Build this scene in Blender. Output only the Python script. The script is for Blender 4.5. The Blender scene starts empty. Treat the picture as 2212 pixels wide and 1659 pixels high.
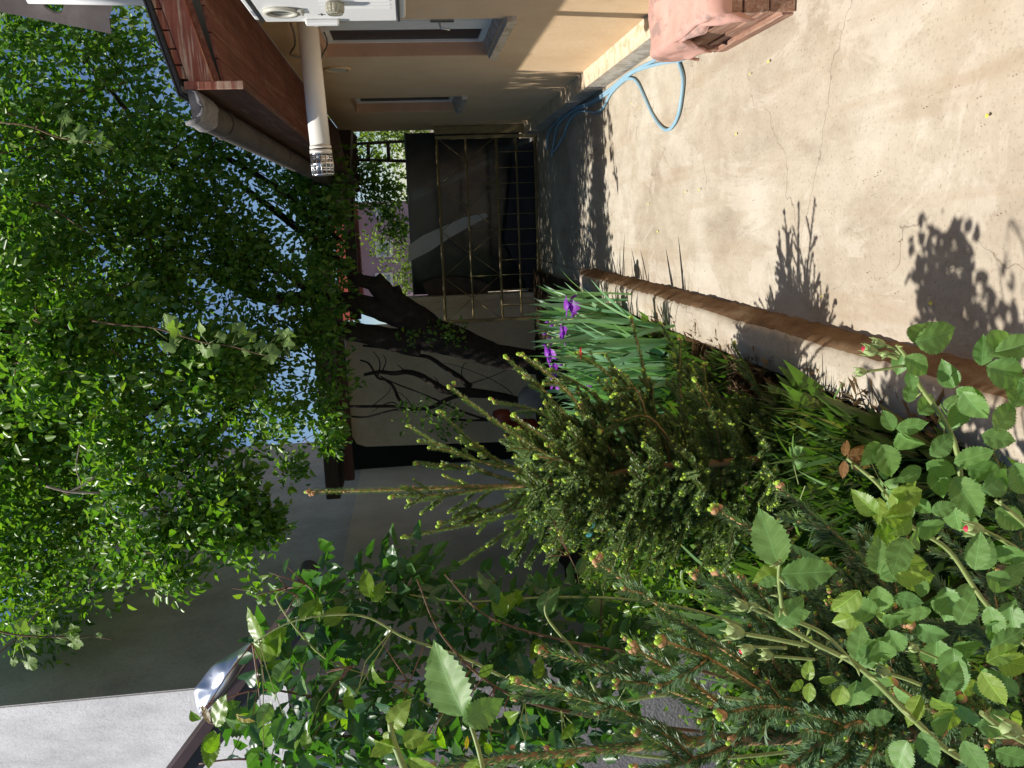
import bpy, math, random
import numpy as np
from mathutils import Vector, Matrix, noise
random.seed(7); RNG = np.random.default_rng(7)
SC = bpy.context.scene; COL = SC.collection; D = bpy.data
V = Vector

# ------------------------------------------------------------------ camera
F_PX, CX, CY, EYE = 1830.0, 1106.0, 829.5, 1.8      # units: a 2212 x 1659 picture
pit, yaw, rol = math.radians(6.3), math.radians(11.0), 0.058
FW = V((-math.sin(yaw)*math.cos(pit), math.cos(yaw)*math.cos(pit), -math.sin(pit)))
RT = V((math.cos(yaw), math.sin(yaw), 0)); DN = FW.cross(RT)
XC = math.cos(rol)*DN - math.sin(rol)*RT
YC = math.sin(rol)*DN + math.cos(rol)*RT
CAMP = V((0, 0, EYE))
cd = D.cameras.new('camera'); cam = D.objects.new('camera', cd); COL.objects.link(cam)
m = Matrix((XC, YC, -FW)).transposed().to_4x4(); m.translation = CAMP
cam.matrix_world = m
cd.sensor_fit = 'HORIZONTAL'; cd.sensor_width = 36; cd.lens = 36*F_PX/2212
cd.clip_start = 0.02; cd.clip_end = 500
SC.camera = cam

# ------------------------------------------------------------------ light
SUN = V((-1, -0.40, 2.35)).normalized()
w = D.worlds.new('World'); SC.world = w; w.use_nodes = True
nt = w.node_tree; bg = nt.nodes['Background']
sky = nt.nodes.new('ShaderNodeTexSky'); sky.sky_type = 'NISHITA'; sky.sun_disc = False
sky.sun_elevation = math.asin(SUN.z); sky.sun_rotation = math.atan2(SUN.x, SUN.y)
sky.air_density = 1.0; sky.dust_density = 0.0; sky.ozone_density = 4.0; sky.altitude = 1500
nt.links.new(sky.outputs[0], bg.inputs[0]); bg.inputs[1].default_value = 0.075
sl = D.lights.new('sun', 'SUN'); sl.energy = 4.8; sl.angle = math.radians(0.53); sl.color = (1, 0.955, 0.88)
so = D.objects.new('sun', sl); COL.objects.link(so)
so.rotation_euler = SUN.to_track_quat('Z', 'Y').to_euler()
SC.view_settings.view_transform = 'Standard'; SC.view_settings.look = 'None'
SC.view_settings.exposure = 0.36; SC.view_settings.gamma = 1.0
SC.view_settings.use_curve_mapping = False
SC.render.engine = 'CYCLES'
SC.cycles.max_bounces = 8; SC.cycles.diffuse_bounces = 4; SC.cycles.transparent_max_bounces = 8

# ------------------------------------------------------------------ helpers
def ray(px, py):
    return FW + XC*((px-CX)/F_PX) - YC*((py-CY)/F_PX)
def on(px, py, ax, val):
    r = ray(px, py); t = (val-CAMP[ax])/r[ax]; return CAMP + r*t
def atx(px, py, x): return on(px, py, 0, x)
def aty(px, py, y): return on(px, py, 1, y)
def atz(px, py, z=0.0): return on(px, py, 2, z)
def atd(px, py, d): return CAMP + ray(px, py)*d        # d = depth along the view axis

def fin(o, label=None, cat=None, group=None, kind=None):
    if label: o['label'] = label
    if cat: o['category'] = cat
    if group: o['group'] = group
    if kind: o['kind'] = kind
    return o
def thing(name, label, cat, loc=(0, 0, 0), group=None):
    o = D.objects.new(name, None); COL.objects.link(o); o.location = loc; o.empty_display_size = 0.1
    return fin(o, label, cat, group)
class MB:
    def __init__(s): s.v = []; s.f = []; s.m = []; s.sm = []
    def add(s, vs, fs, mi=0, smooth=False):
        b = len(s.v); s.v += [tuple(p) for p in vs]
        s.f += [tuple(i+b for i in f) for f in fs]; s.m += [mi]*len(fs); s.sm += [smooth]*len(fs)
    def box(s, a, b, mi=0, jit=0):
        x0, y0, z0 = a; x1, y1, z1 = b
        vs = [(x, y, z) for z in (z0, z1) for x, y in ((x0, y0), (x1, y0), (x1, y1), (x0, y1))]
        if jit: vs = [tuple(c+random.uniform(-jit, jit) for c in p) for p in vs]
        s.add(vs, [(0, 3, 2, 1), (4, 5, 6, 7), (0, 1, 5, 4), (1, 2, 6, 5), (2, 3, 7, 6), (3, 0, 4, 7)], mi)
    def hexa(s, p, mi=0):      # 8 points: bottom 4 then top 4
        s.add(p, [(0, 3, 2, 1), (4, 5, 6, 7), (0, 1, 5, 4), (1, 2, 6, 5), (2, 3, 7, 6), (3, 0, 4, 7)], mi)
    def tube(s, pts, rad, n=8, mi=0, cap=True, wob=0):
        pts = [V(p) for p in pts]
        if not hasattr(rad, '__len__'): rad = [rad]*len(pts)
        b = len(s.v); up = None; k = len(pts)
        for i, p in enumerate(pts):
            t = (pts[min(i+1, k-1)]-pts[max(i-1, 0)])
            t = t.normalized() if t.length > 1e-9 else V((0, 0, 1))
            if up is None: up = t.orthogonal().normalized()
            up = (up - t*up.dot(t)); up = up.normalized() if up.length > 1e-6 else t.orthogonal().normalized()
            sd = t.cross(up)
            for j in range(n):
                a = 2*math.pi*j/n; r = rad[i]*(1+(random.uniform(-wob, wob) if wob else 0))
                s.v.append(tuple(p + up*math.cos(a)*r + sd*math.sin(a)*r))
        for i in range(k-1):
            for j in range(n):
                s.f.append((b+i*n+j, b+i*n+(j+1) % n, b+(i+1)*n+(j+1) % n, b+(i+1)*n+j)); s.m.append(mi); s.sm.append(True)
        if cap:
            s.f.append(tuple(b+j for j in reversed(range(n)))); s.m.append(mi); s.sm.append(False)
            s.f.append(tuple(b+(k-1)*n+j for j in range(n))); s.m.append(mi); s.sm.append(False)
    def ball(s, c, r, nu=8, nv=6, mi=0, sc=(1, 1, 1)):
        c = V(c); vs = [c+V((0, 0, -r*sc[2]))]; fs = []
        for i in range(1, nv):
            ph = -math.pi/2+math.pi*i/nv
            for j in range(nu):
                a = 2*math.pi*j/nu
                vs.append(c+V((math.cos(a)*math.cos(ph)*r*sc[0], math.sin(a)*math.cos(ph)*r*sc[1], math.sin(ph)*r*sc[2])))
        vs.append(c+V((0, 0, r*sc[2]))); L = len(vs)-1
        for j in range(nu):
            fs.append((0, 1+(j+1) % nu, 1+j)); fs.append((L, L-nu+j, L-nu+(j+1) % nu))
        for i in range(nv-2):
            for j in range(nu):
                a = 1+i*nu; fs.append((a+j, a+(j+1) % nu, a+nu+(j+1) % nu, a+nu+j))
        s.add(vs, fs, mi, True)
    def mesh(s, name, mats):
        me = D.meshes.new(name); me.from_pydata(s.v, [], s.f); me.update()
        for mt in (mats if isinstance(mats, (list, tuple)) else [mats]): me.materials.append(mt)
        me.polygons.foreach_set('material_index', s.m); me.polygons.foreach_set('use_smooth', s.sm)
        return me
    def build(s, name, mats, parent=None, bevel=0, **kw):
        o = D.objects.new(name, s.mesh(name, mats)); COL.objects.link(o)
        if parent is not None:
            o.parent = parent; o.location = -parent.location
        if bevel:
            b = o.modifiers.new('b', 'BEVEL'); b.width = bevel; b.segments = 2; b.limit_method = 'ANGLE'
        fin(o, **kw); return o
def link(me, name, parent=None, mat=None):
    o = D.objects.new(name, me); COL.objects.link(o)
    if parent is not None: o.parent = parent
    if mat is not None:
        mm = mat.copy(); mm.translation = mm.translation - (parent.location if parent is not None else V((0, 0, 0)))
        o.matrix_local = mm
    return o
def npmesh(name, vs, fs, mats, smooth=False, mi=None):
    me = D.meshes.new(name); vs = np.asarray(vs, np.float32); fs = np.asarray(fs, np.int32); k = fs.shape[1]
    me.vertices.add(len(vs)); me.vertices.foreach_set('co', vs.ravel())
    me.loops.add(fs.size); me.loops.foreach_set('vertex_index', fs.ravel())
    me.polygons.add(len(fs)); me.polygons.foreach_set('loop_start', np.arange(0, fs.size, k, dtype=np.int32))
    me.update(calc_edges=True)
    for mt in (mats if isinstance(mats, (list, tuple)) else [mats]): me.materials.append(mt)
    if mi is not None: me.polygons.foreach_set('material_index', np.asarray(mi, np.int32))
    if smooth: me.polygons.foreach_set('use_smooth', [True]*len(fs))
    return me
def spline(pts, n=6):
    pts = [V(p) for p in pts]; out = []
    P = [pts[0]*2-pts[1]]+pts+[pts[-1]*2-pts[-2]]
    for i in range(1, len(P)-2):
        for j in range(n):
            t = j/n; a, b, c, d = P[i-1], P[i], P[i+1], P[i+2]
            out.append(0.5*((2*b)+(c-a)*t+(2*a-5*b+4*c-d)*t*t+(3*b-a-3*c+d)*t*t*t))
    out.append(pts[-1]); return out
def lerp(a, b, t): return a+(b-a)*t

# ------------------------------------------------------------------ materials
class Mat:
    def __init__(s, name, col=(.5, .5, .5), rough=.8, metal=0, spec=.5):
        s.m = D.materials.new(name); s.m.use_nodes = True; s.t = s.m.node_tree
        s.b = s.t.nodes['Principled BSDF']; s.b.inputs['Base Color'].default_value = (*col, 1)
        s.b.inputs['Roughness'].default_value = rough; s.b.inputs['Metallic'].default_value = metal
        s.b.inputs['Specular IOR Level'].default_value = spec; s.col = None; s.name = name
    def n(s, t, **kw):
        x = s.t.nodes.new(t)
        for k, v in kw.items():
            if k in x.inputs: x.inputs[k].default_value = v
            else: setattr(x, k, v)
        return x
    def l(s, a, b): s.t.links.new(a, b)
    def co(s, scale=(1, 1, 1), kind='Object'):
        tc = s.n('ShaderNodeTexCoord'); mp = s.n('ShaderNodeMapping'); mp.inputs['Scale'].default_value = scale
        s.l(tc.outputs[kind], mp.inputs[0]); return mp.outputs[0]
    def noise(s, scale, detail=6, rough=.6, sc=(1, 1, 1), dist=0):
        x = s.n('ShaderNodeTexNoise', Scale=scale, Detail=detail, Roughness=rough, Distortion=dist)
        s.l(s.co(sc), x.inputs['Vector']); return x.outputs[0]
    def ramp(s, fac, stops, interp='LINEAR'):
        r = s.n('ShaderNodeValToRGB'); cr = r.color_ramp; cr.interpolation = interp
        while len(cr.elements) < len(stops): cr.elements.new(.5)
        for e, (p, c) in zip(cr.elements, stops):
            e.position = p; e.color = (*c, 1) if len(c) == 3 else c
        s.l(fac, r.inputs[0]); return r.outputs[0]
    def mix(s, fac, a, b, mode='MIX'):
        x = s.n('ShaderNodeMix'); x.data_type = 'RGBA'; x.blend_type = mode
        for sock, val in ((x.inputs[0], fac), (x.inputs[6], a), (x.inputs[7], b)):
            if hasattr(val, 'is_linked'): s.l(val, sock)
            elif isinstance(val, (int, float)): sock.default_value = val
            else: sock.default_value = (*val, 1)
        return x.outputs[2]
    def color(s, c): s.l(c, s.b.inputs['Base Color']); s.col = c
    def bump(s, h, strength=.3, dist=.01):
        x = s.n('ShaderNodeBump', Strength=strength, Distance=dist)
        prev = s.b.inputs['Normal']
        if prev.is_linked: s.l(prev.links[0].from_socket, x.inputs['Normal'])
        s.l(h, x.inputs['Height']); s.l(x.outputs[0], s.b.inputs['Normal'])
def simple(name, c1, c2, scale=8, rough=.85, bump=.2, metal=0, sc=(1, 1, 1), bs=None, bd=.005, spec=.4):
    a = Mat(name, c1, rough, metal, spec)
    a.color(a.ramp(a.noise(scale, sc=sc), [(.3, c1), (.7, c2)]))
    if bump: a.bump(a.noise(bs or scale*6, sc=sc), bump, bd)
    return a.m
def leafmat(name, cols, rough=.45, trans=.35, tcol=None, spec=.5, vein=False, scale=1.0):
    a = Mat(name, cols[0], rough, 0, spec)
    g = a.n('ShaderNodeNewGeometry')
    oi = a.n('ShaderNodeObjectInfo'); ad = a.n('ShaderNodeMath', operation='ADD'); fr = a.n('ShaderNodeMath', operation='FRACT')
    a.l(g.outputs['Random Per Island'], ad.inputs[0]); a.l(oi.outputs['Random'], ad.inputs[1]); a.l(ad.outputs[0], fr.inputs[0])
    k = len(cols)-1
    c = a.ramp(fr.outputs[0], [(i/k, cols[i]) for i in range(k+1)])
    if vein:
        nz = a.noise(60*scale, 4); c = a.mix(.5, c, a.ramp(nz, [(.3, (.55, .6, .5)), (.7, (1.1, 1.1, 1.05))]), 'MULTIPLY')
        sx = a.n('ShaderNodeSeparateXYZ'); a.l(a.co(), sx.inputs[0])
        def mt(op, p, q=None, v=None):
            x = a.n('ShaderNodeMath', operation=op); a.l(p, x.inputs[0])
            if q is not None: a.l(q, x.inputs[1])
            if v is not None: x.inputs[1].default_value = v
            return x.outputs[0]
        ab = mt('ABSOLUTE', sx.outputs[0]); d_ = mt('SUBTRACT', sx.outputs[1], mt('MULTIPLY', ab, v=.75))
        fr_ = mt('FRACT', mt('MULTIPLY', d_, v=118.0)); vn = mt('LESS_THAN', fr_, v=.10); mr = mt('LESS_THAN', ab, v=.0006)
        vm = mt('MAXIMUM', mt('MULTIPLY', vn, v=.5), mr)
        c = a.mix(mt('MULTIPLY', vm, v=.5), c, tuple(min(1, x*2.0+.05) for x in cols[0]))
        a.bump(fr_, .25, .0012); a.bump(nz, .2, .0012)
    a.color(c)
    tr = a.n('ShaderNodeBsdfTranslucent'); mx = a.n('ShaderNodeMixShader'); mx.inputs[0].default_value = trans
    tc = a.mix(1.0, c, tcol or (1.6, 1.9, .5), 'MULTIPLY'); a.l(tc, tr.inputs[0])
    out = a.t.nodes['Material Output']
    a.l(a.b.outputs[0], mx.inputs[1]); a.l(tr.outputs[0], mx.inputs[2]); a.l(mx.outputs[0], out.inputs[0])
    return a.m

def mk_concrete():
    a = Mat('concrete', rough=.9, spec=.25)
    n1 = a.noise(.9, 8, .62); n2 = a.noise(5, 8, .7, (1, .35, 1)); n3 = a.noise(60, 4, .7)
    c = a.ramp(n1, [(.3, (.34, .285, .22)), (.47, (.455, .40, .32)), (.56, (.50, .455, .375)), (.7, (.565, .53, .455))])
    c = a.mix(.8, c, a.ramp(n2, [(.25, (.62, .58, .54)), (.5, (.95, .93, .9)), (.8, (1.12, 1.1, 1.08))]), 'MULTIPLY')
    c = a.mix(.75, c, a.ramp(n3, [(.30, (.5, .46, .4)), (.43, (1, 1, 1)), (.75, (1.06, 1.06, 1.06))]), 'MULTIPLY')
    pt = a.noise(1.7, 9, .72, (1, .6, 1), .8)
    c = a.mix(a.ramp(pt, [(.53, (0, 0, 0)), (.56, (.35, .35, .35)), (.75, (.15, .15, .15))]), c, (.60, .55, .475))
    c = a.mix(a.ramp(a.noise(3.1, 7, .7, (1, .7, 1)), [(.36, (.3, .3, .3)), (.48, (0, 0, 0))]), c, (.33, .27, .20))
    # brown damp streaks running away along the slab
    st = a.noise(2.2, 5, .6, (2.6, .25, 1)); c = a.mix(a.ramp(st, [(.52, (0, 0, 0)), (.70, (.6, .6, .6))]), c, (.34, .25, .17))
    # hairline cracks
    wv = a.n('ShaderNodeTexVoronoi', Scale=.75); wv.feature = 'DISTANCE_TO_EDGE'
    mpn = a.n('ShaderNodeTexNoise', Scale=3.0, Detail=6.0); vm = a.n('ShaderNodeVectorMath', operation='MULTIPLY_ADD')
    cc = a.co(); a.l(cc, mpn.inputs['Vector']); a.l(mpn.outputs[1], vm.inputs[0]); vm.inputs[1].default_value = (.5, .5, .5); a.l(cc, vm.inputs[2])
    a.l(vm.outputs[0], wv.inputs['Vector'])
    ck = a.ramp(wv.outputs[0], [(0, (1, 1, 1)), (.004, (0, 0, 0))])
    gate = a.ramp(a.noise(.8, 2, .5), [(.43, (0, 0, 0)), (.50, (.75, .75, .75))]); ckm = a.mix(1.0, ck, gate, 'MULTIPLY')
    c = a.mix(ckm, c, (.16, .12, .09)); a.color(c)
    a.bump(n3, .35, .004); a.bump(n2, .3, .01); return a.m
M = {}
M['concrete'] = mk_concrete()
def mk_stucco(name, c1, c2, c3, fine=260):
    a = Mat(name, rough=.92, spec=.2)
    c = a.ramp(a.noise(1.6, 7, .6), [(.3, c1), (.55, c2), (.75, c3)]); a.color(c)
    c = a.mix(.6, c, a.ramp(a.noise(fine*.6, 4, .8), [(.35, (.72, .7, .68)), (.5, (1, 1, 1)), (.7, (1.05, 1.05, 1.05))]), 'MULTIPLY'); a.color(c)
    a.bump(a.noise(fine, 3, .7), .8, .006); a.bump(a.noise(14, 4, .6), .35, .012); return a.m
M['stucco'] = mk_stucco('peach_stucco', (.68, .48, .29), (.75, .55, .345), (.79, .60, .40))
M['reveal'] = mk_stucco('salmon_reveal', (.58, .34, .22), (.64, .39, .26), (.70, .45, .31))
M['greywall'] = mk_stucco('grey_render', (.34, .315, .285), (.43, .40, .37), (.50, .47, .44), 40)
M['greywall2'] = mk_stucco('beige_render', (.44, .385, .31), (.53, .47, .385), (.59, .53, .44), 90)
M['whitewall'] = mk_stucco('white_plaster', (.52, .52, .54), (.68, .68, .70), (.78, .78, .80), 40)
M['cream'] = mk_stucco('cream_wall', (.58, .47, .32), (.70, .59, .42), (.76, .67, .51), 70)
M['mauve'] = mk_stucco('mauve_wall', (.34, .24, .30), (.40, .29, .35), (.46, .33, .38), 30)
def mk_tile(name, c1, c2, c3):
    a = Mat(name, rough=.45, spec=.4)
    n = a.noise(7, 8, .65, (1, 1, 1), 1.5)
    a.color(a.ramp(n, [(.3, c1), (.48, c2), (.52, c3), (.7, c2)])); a.bump(a.noise(60), .1, .002); return a.m
M['tile'] = mk_tile('beige_tile', (.50, .38, .24), (.60, .47, .31), (.74, .64, .50))
M['tile2'] = mk_tile('grey_tile', (.30, .25, .20), (.38, .33, .27), (.52, .48, .42))
M['mortar'] = simple('mortar', (.36, .33, .29), (.46, .43, .38), 30)
def mk_wood(name, c1, c2, c3, axis='y', peel=None, rough=.75, thr=.56):
    a = Mat(name, rough=rough, spec=.3)
    sc = {'x': (.6, 14, 14), 'y': (14, .6, 14), 'z': (14, 14, .6)}[axis]
    n = a.noise(4, 8, .65, sc, .6)
    c = a.ramp(n, [(.3, c1), (.5, c2), (.72, c3)])
    if peel:
        n2 = a.noise(5, 8, .75, tuple(x*.35 for x in sc)); c = a.mix(a.ramp(n2, [(thr, (0, 0, 0)), (thr+.06, (.8, .8, .8))]), c, peel)
        c = a.mix(.7, c, a.ramp(a.noise(3.5, 6, .7), [(.35, (.45, .42, .40)), (.6, (1, 1, 1))]), 'MULTIPLY')
    a.color(c); a.bump(n, .6, .006); return a.m
M['redwood'] = mk_wood('red_brown_wood', (.085, .028, .018), (.15, .050, .030), (.21, .085, .055), 'y', (.24, .13, .09))
M['redwood_x'] = mk_wood('peeling_red_wood', (.20, .055, .035), (.27, .085, .055), (.36, .15, .10), 'x', (.50, .36, .26), .75, .50)
M['oldwood'] = mk_wood('old_pink_wood', (.24, .12, .08), (.36, .20, .14), (.52, .36, .27), 'y', (.62, .5, .42))
M['darkwood'] = mk_wood('dark_wood', (.035, .026, .02), (.055, .04, .03), (.08, .06, .045), 'x')
M['fascia'] = mk_wood('dark_fascia', (.05, .022, .015), (.085, .035, .022), (.14, .07, .05), 'y', (.22, .14, .10))
M['zinc'] = simple('old_asbestos_gutter', (.035, .03, .026), (.085, .072, .062), 11, .8, .5, 0, sc=(1, .3, 1))
M['gutterend'] = simple('weathered_gutter_end', (.20, .19, .19), (.38, .36, .36), 30, .9, .8, 0, bd=.02)
M['awning'] = simple('brown_grey_sheet', (.17, .135, .12), (.235, .20, .185), 9, .85, .2)
M['white'] = simple('white_plastic', (.78, .77, .74), (.83, .82, .80), 3, .35, 0, spec=.5)
M['creampipe'] = simple('cream_enamel', (.80, .76, .68), (.84, .80, .73), 5, .3, .02, spec=.6)
M['steel'] = simple('steel', (.55, .55, .55), (.68, .68, .68), 10, .28, 0, 1)
M['galv'] = simple('galvanised', (.62, .66, .74), (.80, .84, .90), 14, .32, .05, .85)
M['dialring'] = simple('dial_ring', (.50, .48, .40), (.56, .53, .45), 6, .4, 0)
M['dark'] = simple('black_paint', (.02, .02, .022), (.035, .035, .04), 8, .5, 0)
M['frame'] = simple('window_frame_white', (.66, .65, .62), (.75, .74, .72), 9, .45, 0)
a = Mat('dark_glass', (.030, .028, .030), .4, 0, .15); M['glass'] = a.m
a = Mat('dial_glass', (.10, .11, .10), .08, 0, .7); M['dialglass'] = a.m
a = Mat('clear_plastic', (.86, .82, .66), .12, 0, .5); a.b.inputs['Transmission Weight'].default_value = .75; M['clear'] = a.m
a = Mat('gloss_panel', (.010, .016, .017), .16, 0, .35)
nz = a.noise(1.1, 3, .5); a.bump(nz, .25, .05)
a.color(a.ramp(a.noise(2.5, 5), [(.35, (.007, .012, .013)), (.7, (.022, .03, .03))])); M['gloss'] = a.m
M['gold'] = simple('old_gold_paint', (.20, .15, .065), (.30, .23, .10), 20, .6, .1, 0)
M['brownroof'] = simple('brown_sheet', (.075, .045, .045), (.11, .07, .07), 5, .4, .05)
M['hose'] = simple('pale_blue_hose', (.24, .41, .52), (.30, .47, .58), 10, .5, .05)
M['kerb'] = (lambda a: (a.color(a.ramp(a.noise(6, 8, .7, (1, .5, 1)), [(.3, (.14, .08, .042)), (.5, (.235, .145, .078)), (.75, (.40, .30, .19))])), a.bump(a.noise(40, 6, .8), .9, .012), a.m))(Mat('muddy_kerb', rough=.95, spec=.2))[2]
M['soil'] = (lambda a: (a.color(a.ramp(a.noise(22, 8, .75), [(.3, (.035, .022, .013)), (.55, (.075, .05, .03)), (.8, (.14, .10, .06))])), a.bump(a.noise(40, 8, .8), 1., .03), a.m))(Mat('soil', rough=1, spec=.1))[2]
M['ground'] = simple('dusty_ground', (.16, .13, .09), (.24, .20, .14), 2, .95, .5)
M['rag'] = simple('faded_pink_rag', (.56, .33, .27), (.70, .44, .37), 5, .95, .5, bs=120, bd=.004)
a = Mat('pink_rag', rough=.95, spec=.1)
c = a.ramp(a.noise(3, 6, .6), [(.3, (.50, .28, .23)), (.6, (.62, .37, .31)), (.8, (.70, .46, .40))])
c = a.mix(a.ramp(a.noise(7, 8, .75, (1, .5, 1)), [(.52, (0, 0, 0)), (.60, (.7, .7, .7))]), c, (.26, .20, .18)); a.color(c); a.bump(a.noise(90, 5), .4, .004)
M['rag'] = a.m
M['bark'] = simple('dark_bark', (.018, .013, .010), (.042, .031, .024), 12, .95, 1., bs=25, bd=.04)
M['greybark'] = simple('grey_twig_bark', (.22, .18, .14), (.32, .28, .23), 30, .9, .3)
M['brownbark'] = simple('brown_twig_bark', (.10, .06, .035), (.17, .10, .06), 30, .9, .3)
M['spwood'] = simple('spruce_shoot_bark', (.44, .25, .11), (.58, .36, .17), 60, .9, .5)
M['sptrunk'] = simple('spruce_trunk_bark', (.16, .085, .04), (.28, .17, .085), 40, .95, .8)
M['cane'] = simple('green_cane', (.20, .27, .08), (.30, .36, .13), 30, .5, .1)
M['redcane'] = simple('red_cane', (.20, .06, .05), (.14, .10, .05), 20, .5, .1)
M['darkcane'] = simple('brown_cane', (.09, .055, .03), (.15, .09, .045), 20, .7, .3)
M['needle'] = leafmat('spruce_needle', [(.09, .18, .07), (.14, .24, .08), (.22, .30, .09), (.12, .21, .10), (.28, .33, .11), (.15, .24, .08)], .45, .22)
M['needle2'] = leafmat('near_spruce_needle', [(.10, .19, .11), (.14, .24, .12), (.20, .29, .14), (.12, .22, .14)], .42, .22)
M['bud'] = leafmat('spruce_bud', [(.40, .58, .06), (.52, .68, .10), (.46, .62, .08)], .6, .25)
M['budscale'] = simple('bud_scale', (.42, .22, .10), (.56, .33, .17), 80, .8, .4)
M['crown'] = leafmat('plum_leaf', [(.05, .13, .02), (.10, .22, .03), (.20, .33, .045), (.065, .165, .035), (.24, .34, .055)], .36, .42)
M['crownfar'] = leafmat('far_leaf', [(.10, .16, .03), (.15, .21, .04), (.20, .26, .06)], .5, .45)
M['vine'] = leafmat('vine_leaf', [(.20, .31, .08), (.27, .38, .11), (.23, .34, .09)], .5, .4, vein=True)
M['rose'] = leafmat('rose_leaf', [(.13, .26, .07), (.16, .30, .09), (.19, .33, .10), (.14, .28, .095)], .5, .32, vein=True)
M['roseyoung'] = leafmat('young_rose_leaf', [(.24, .36, .06), (.28, .38, .08), (.20, .33, .065)], .45, .42, vein=True)
M['rosered'] = leafmat('reddish_young_leaf', [(.30, .17, .06), (.26, .12, .07), (.20, .20, .05)], .45, .4, (1.4, 1.1, .4), vein=True)
M['rosedark'] = leafmat('glossy_dark_rose_leaf', [(.04, .10, .04), (.06, .13, .045), (.045, .115, .055), (.075, .16, .045)], .36, .28, (2.2, 3.2, .4), vein=True)
M['roselime'] = leafmat('lime_rose_leaf', [(.17, .30, .025), (.22, .35, .03), (.14, .26, .025)], .35, .5, (1.6, 1.8, .3), vein=True)
M['yleaf'] = leafmat('yellowing_leaf', [(.42, .30, .04), (.35, .30, .06)], .5, .4)
M['iris'] = leafmat('iris_blade', [(.15, .31, .16), (.19, .36, .19), (.24, .41, .21), (.16, .33, .18)], .42, .32, (1.2, 1.6, .6))
M['irisdark'] = leafmat('broad_blade', [(.085, .18, .055), (.12, .23, .07), (.16, .28, .09)], .45, .3)
M['purple'] = leafmat('purple_petal', [(.30, .05, .48), (.36, .08, .56), (.24, .04, .42)], .5, .35, (1.3, 1, 1.5))
M['redpetal'] = leafmat('red_petal', [(.62, .02, .02), (.70, .03, .04)], .5, .3, (1.2, 1, 1))
M['pinkpetal'] = leafmat('pink_rose_petal', [(.70, .04, .10), (.62, .03, .10)], .5, .3, (1.2, 1, 1))
M['budgreen'] = simple('rose_bud_green', (.26, .36, .13), (.36, .44, .18), 60, .6, .1)
M['grass'] = leafmat('grass', [(.09, .19, .04), (.13, .24, .05), (.07, .15, .04), (.24, .25, .10)], .6, .3)
M['dry'] = simple('dry_grass', (.28, .19, .10), (.42, .31, .18), 20, .9, .1)
M['yellow'] = simple('yellow_petal', (.75, .66, .05), (.80, .72, .10), 5, .7, 0)
M['skin'] = simple('gnome_face_paint', (.40, .22, .16), (.52, .31, .24), 12, .6, .3)
M['turq'] = simple('gnome_turquoise', (.03, .20, .22), (.05, .26, .28), 8, .5, .1)
M['beard'] = simple('gnome_white', (.50, .47, .45), (.62, .59, .56), 30, .9, .6)
M['redpot'] = simple('red_enamel', (.11, .018, .01), (.16, .03, .015), 6, .4, 0)
M['stone'] = simple('grey_stone', (.20, .18, .16), (.32, .30, .27), 6, .9, .5)
M['redroof'] = simple('red_roof', (.50, .09, .06), (.60, .13, .09), 3, .7, .1)
M['panefar'] = simple('far_window', (.30, .34, .40), (.36, .40, .46), 3, .3, 0)
M['rim'] = simple('panel_rim', (.05, .075, .09), (.08, .11, .13), 5, .5, 0)
M['reflstrip'] = simple('reflection_tone', (.50, .50, .47), (.60, .60, .57), 5, .6, .1)  # colour of the reflection streak shaped over the dark panel
M['bluestuff'] = simple('blue_tarpaulin', (.010, .012, .020), (.018, .022, .036), 6, .6, .5)
M['ink'] = simple('black_ink', (.02, .02, .03), (.03, .03, .04), 5, .6, 0)
M['inkblue'] = simple('blue_sticker', (.03, .15, .35), (.04, .2, .4), 5, .4, 0)
M['grey'] = simple('grey_strip', (.30, .31, .33), (.36, .37, .39), 5, .5, 0)
M['cable'] = simple('grey_cable', (.13, .11, .09), (.2, .17, .14), 30, .7, 0)

# ================================================================== SETTING
def sheet(name, x0, x1, y0, y1, z, nx, ny, mt, amp=0, fs=3):
    vs = []; fs_ = []
    for j in range(ny+1):
        for i in range(nx+1):
            x = lerp(x0, x1, i/nx); y = lerp(y0, y1, j/ny)
            vs.append((x, y, z+(noise.noise(V((x*fs, y*fs, 0)))*amp if amp else 0)))
    for j in range(ny):
        for i in range(nx):
            a = j*(nx+1)+i; fs_.append((a, a+1, a+nx+2, a+nx+1))
    o = D.objects.new(name, npmesh(name, vs, fs_, mt, True)); COL.objects.link(o); o['kind'] = 'structure'; return o
sheet('ground', -120, 120, -60, 200, -.03, 4, 4, M['ground'])
sheet('path', -.56, 1.30, -3, 16, 0, 30, 160, M['concrete'], .006, 1.2)
sheet('garden_soil', -4.6, -.70, -1, 12.2, .07, 80, 180, M['soil'], .05, 5)
b = MB(); b.box((-4.5, 8.35, 0), (-.56, 16, .012)); b.build('yard_slab', M['concrete'], kind='structure')
# kerb: battered face on the right, rough concrete top
vs = []; fs_ = []; n = 420
prof = [(-.500, -.01), (-.512, .035), (-.530, .08), (-.553, .128), (-.575, .142), (-.64, .146), (-.74, .140), (-.765, .05)]
for j in range(n):
    y = lerp(.2, 8.35, (j/(n-1))**1.25)
    for k, (x, z) in enumerate(prof):
        r = noise.noise(V((y*14, k*1.7, 0)))*.011+noise.noise(V((y*2, k, 3)))*.008+noise.noise(V((y*40, k*3, 7)))*.004
        vs.append((x+r, y, z+(r*.8 if k else 0)))
K = len(prof); kmi = []
for j in range(n-1):
    for k in range(K-1): fs_.append((j*K+k, j*K+k+1, (j+1)*K+k+1, (j+1)*K+k)); kmi.append(0 if k < 3 else 1)
fs_ = [tuple(reversed(f)) for f in fs_]
kb = D.objects.new('kerb', npmesh('kerb', vs, fs_, [M['kerb'], M['concrete']], True, kmi)); COL.objects.link(kb); kb['kind'] = 'structure'
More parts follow.
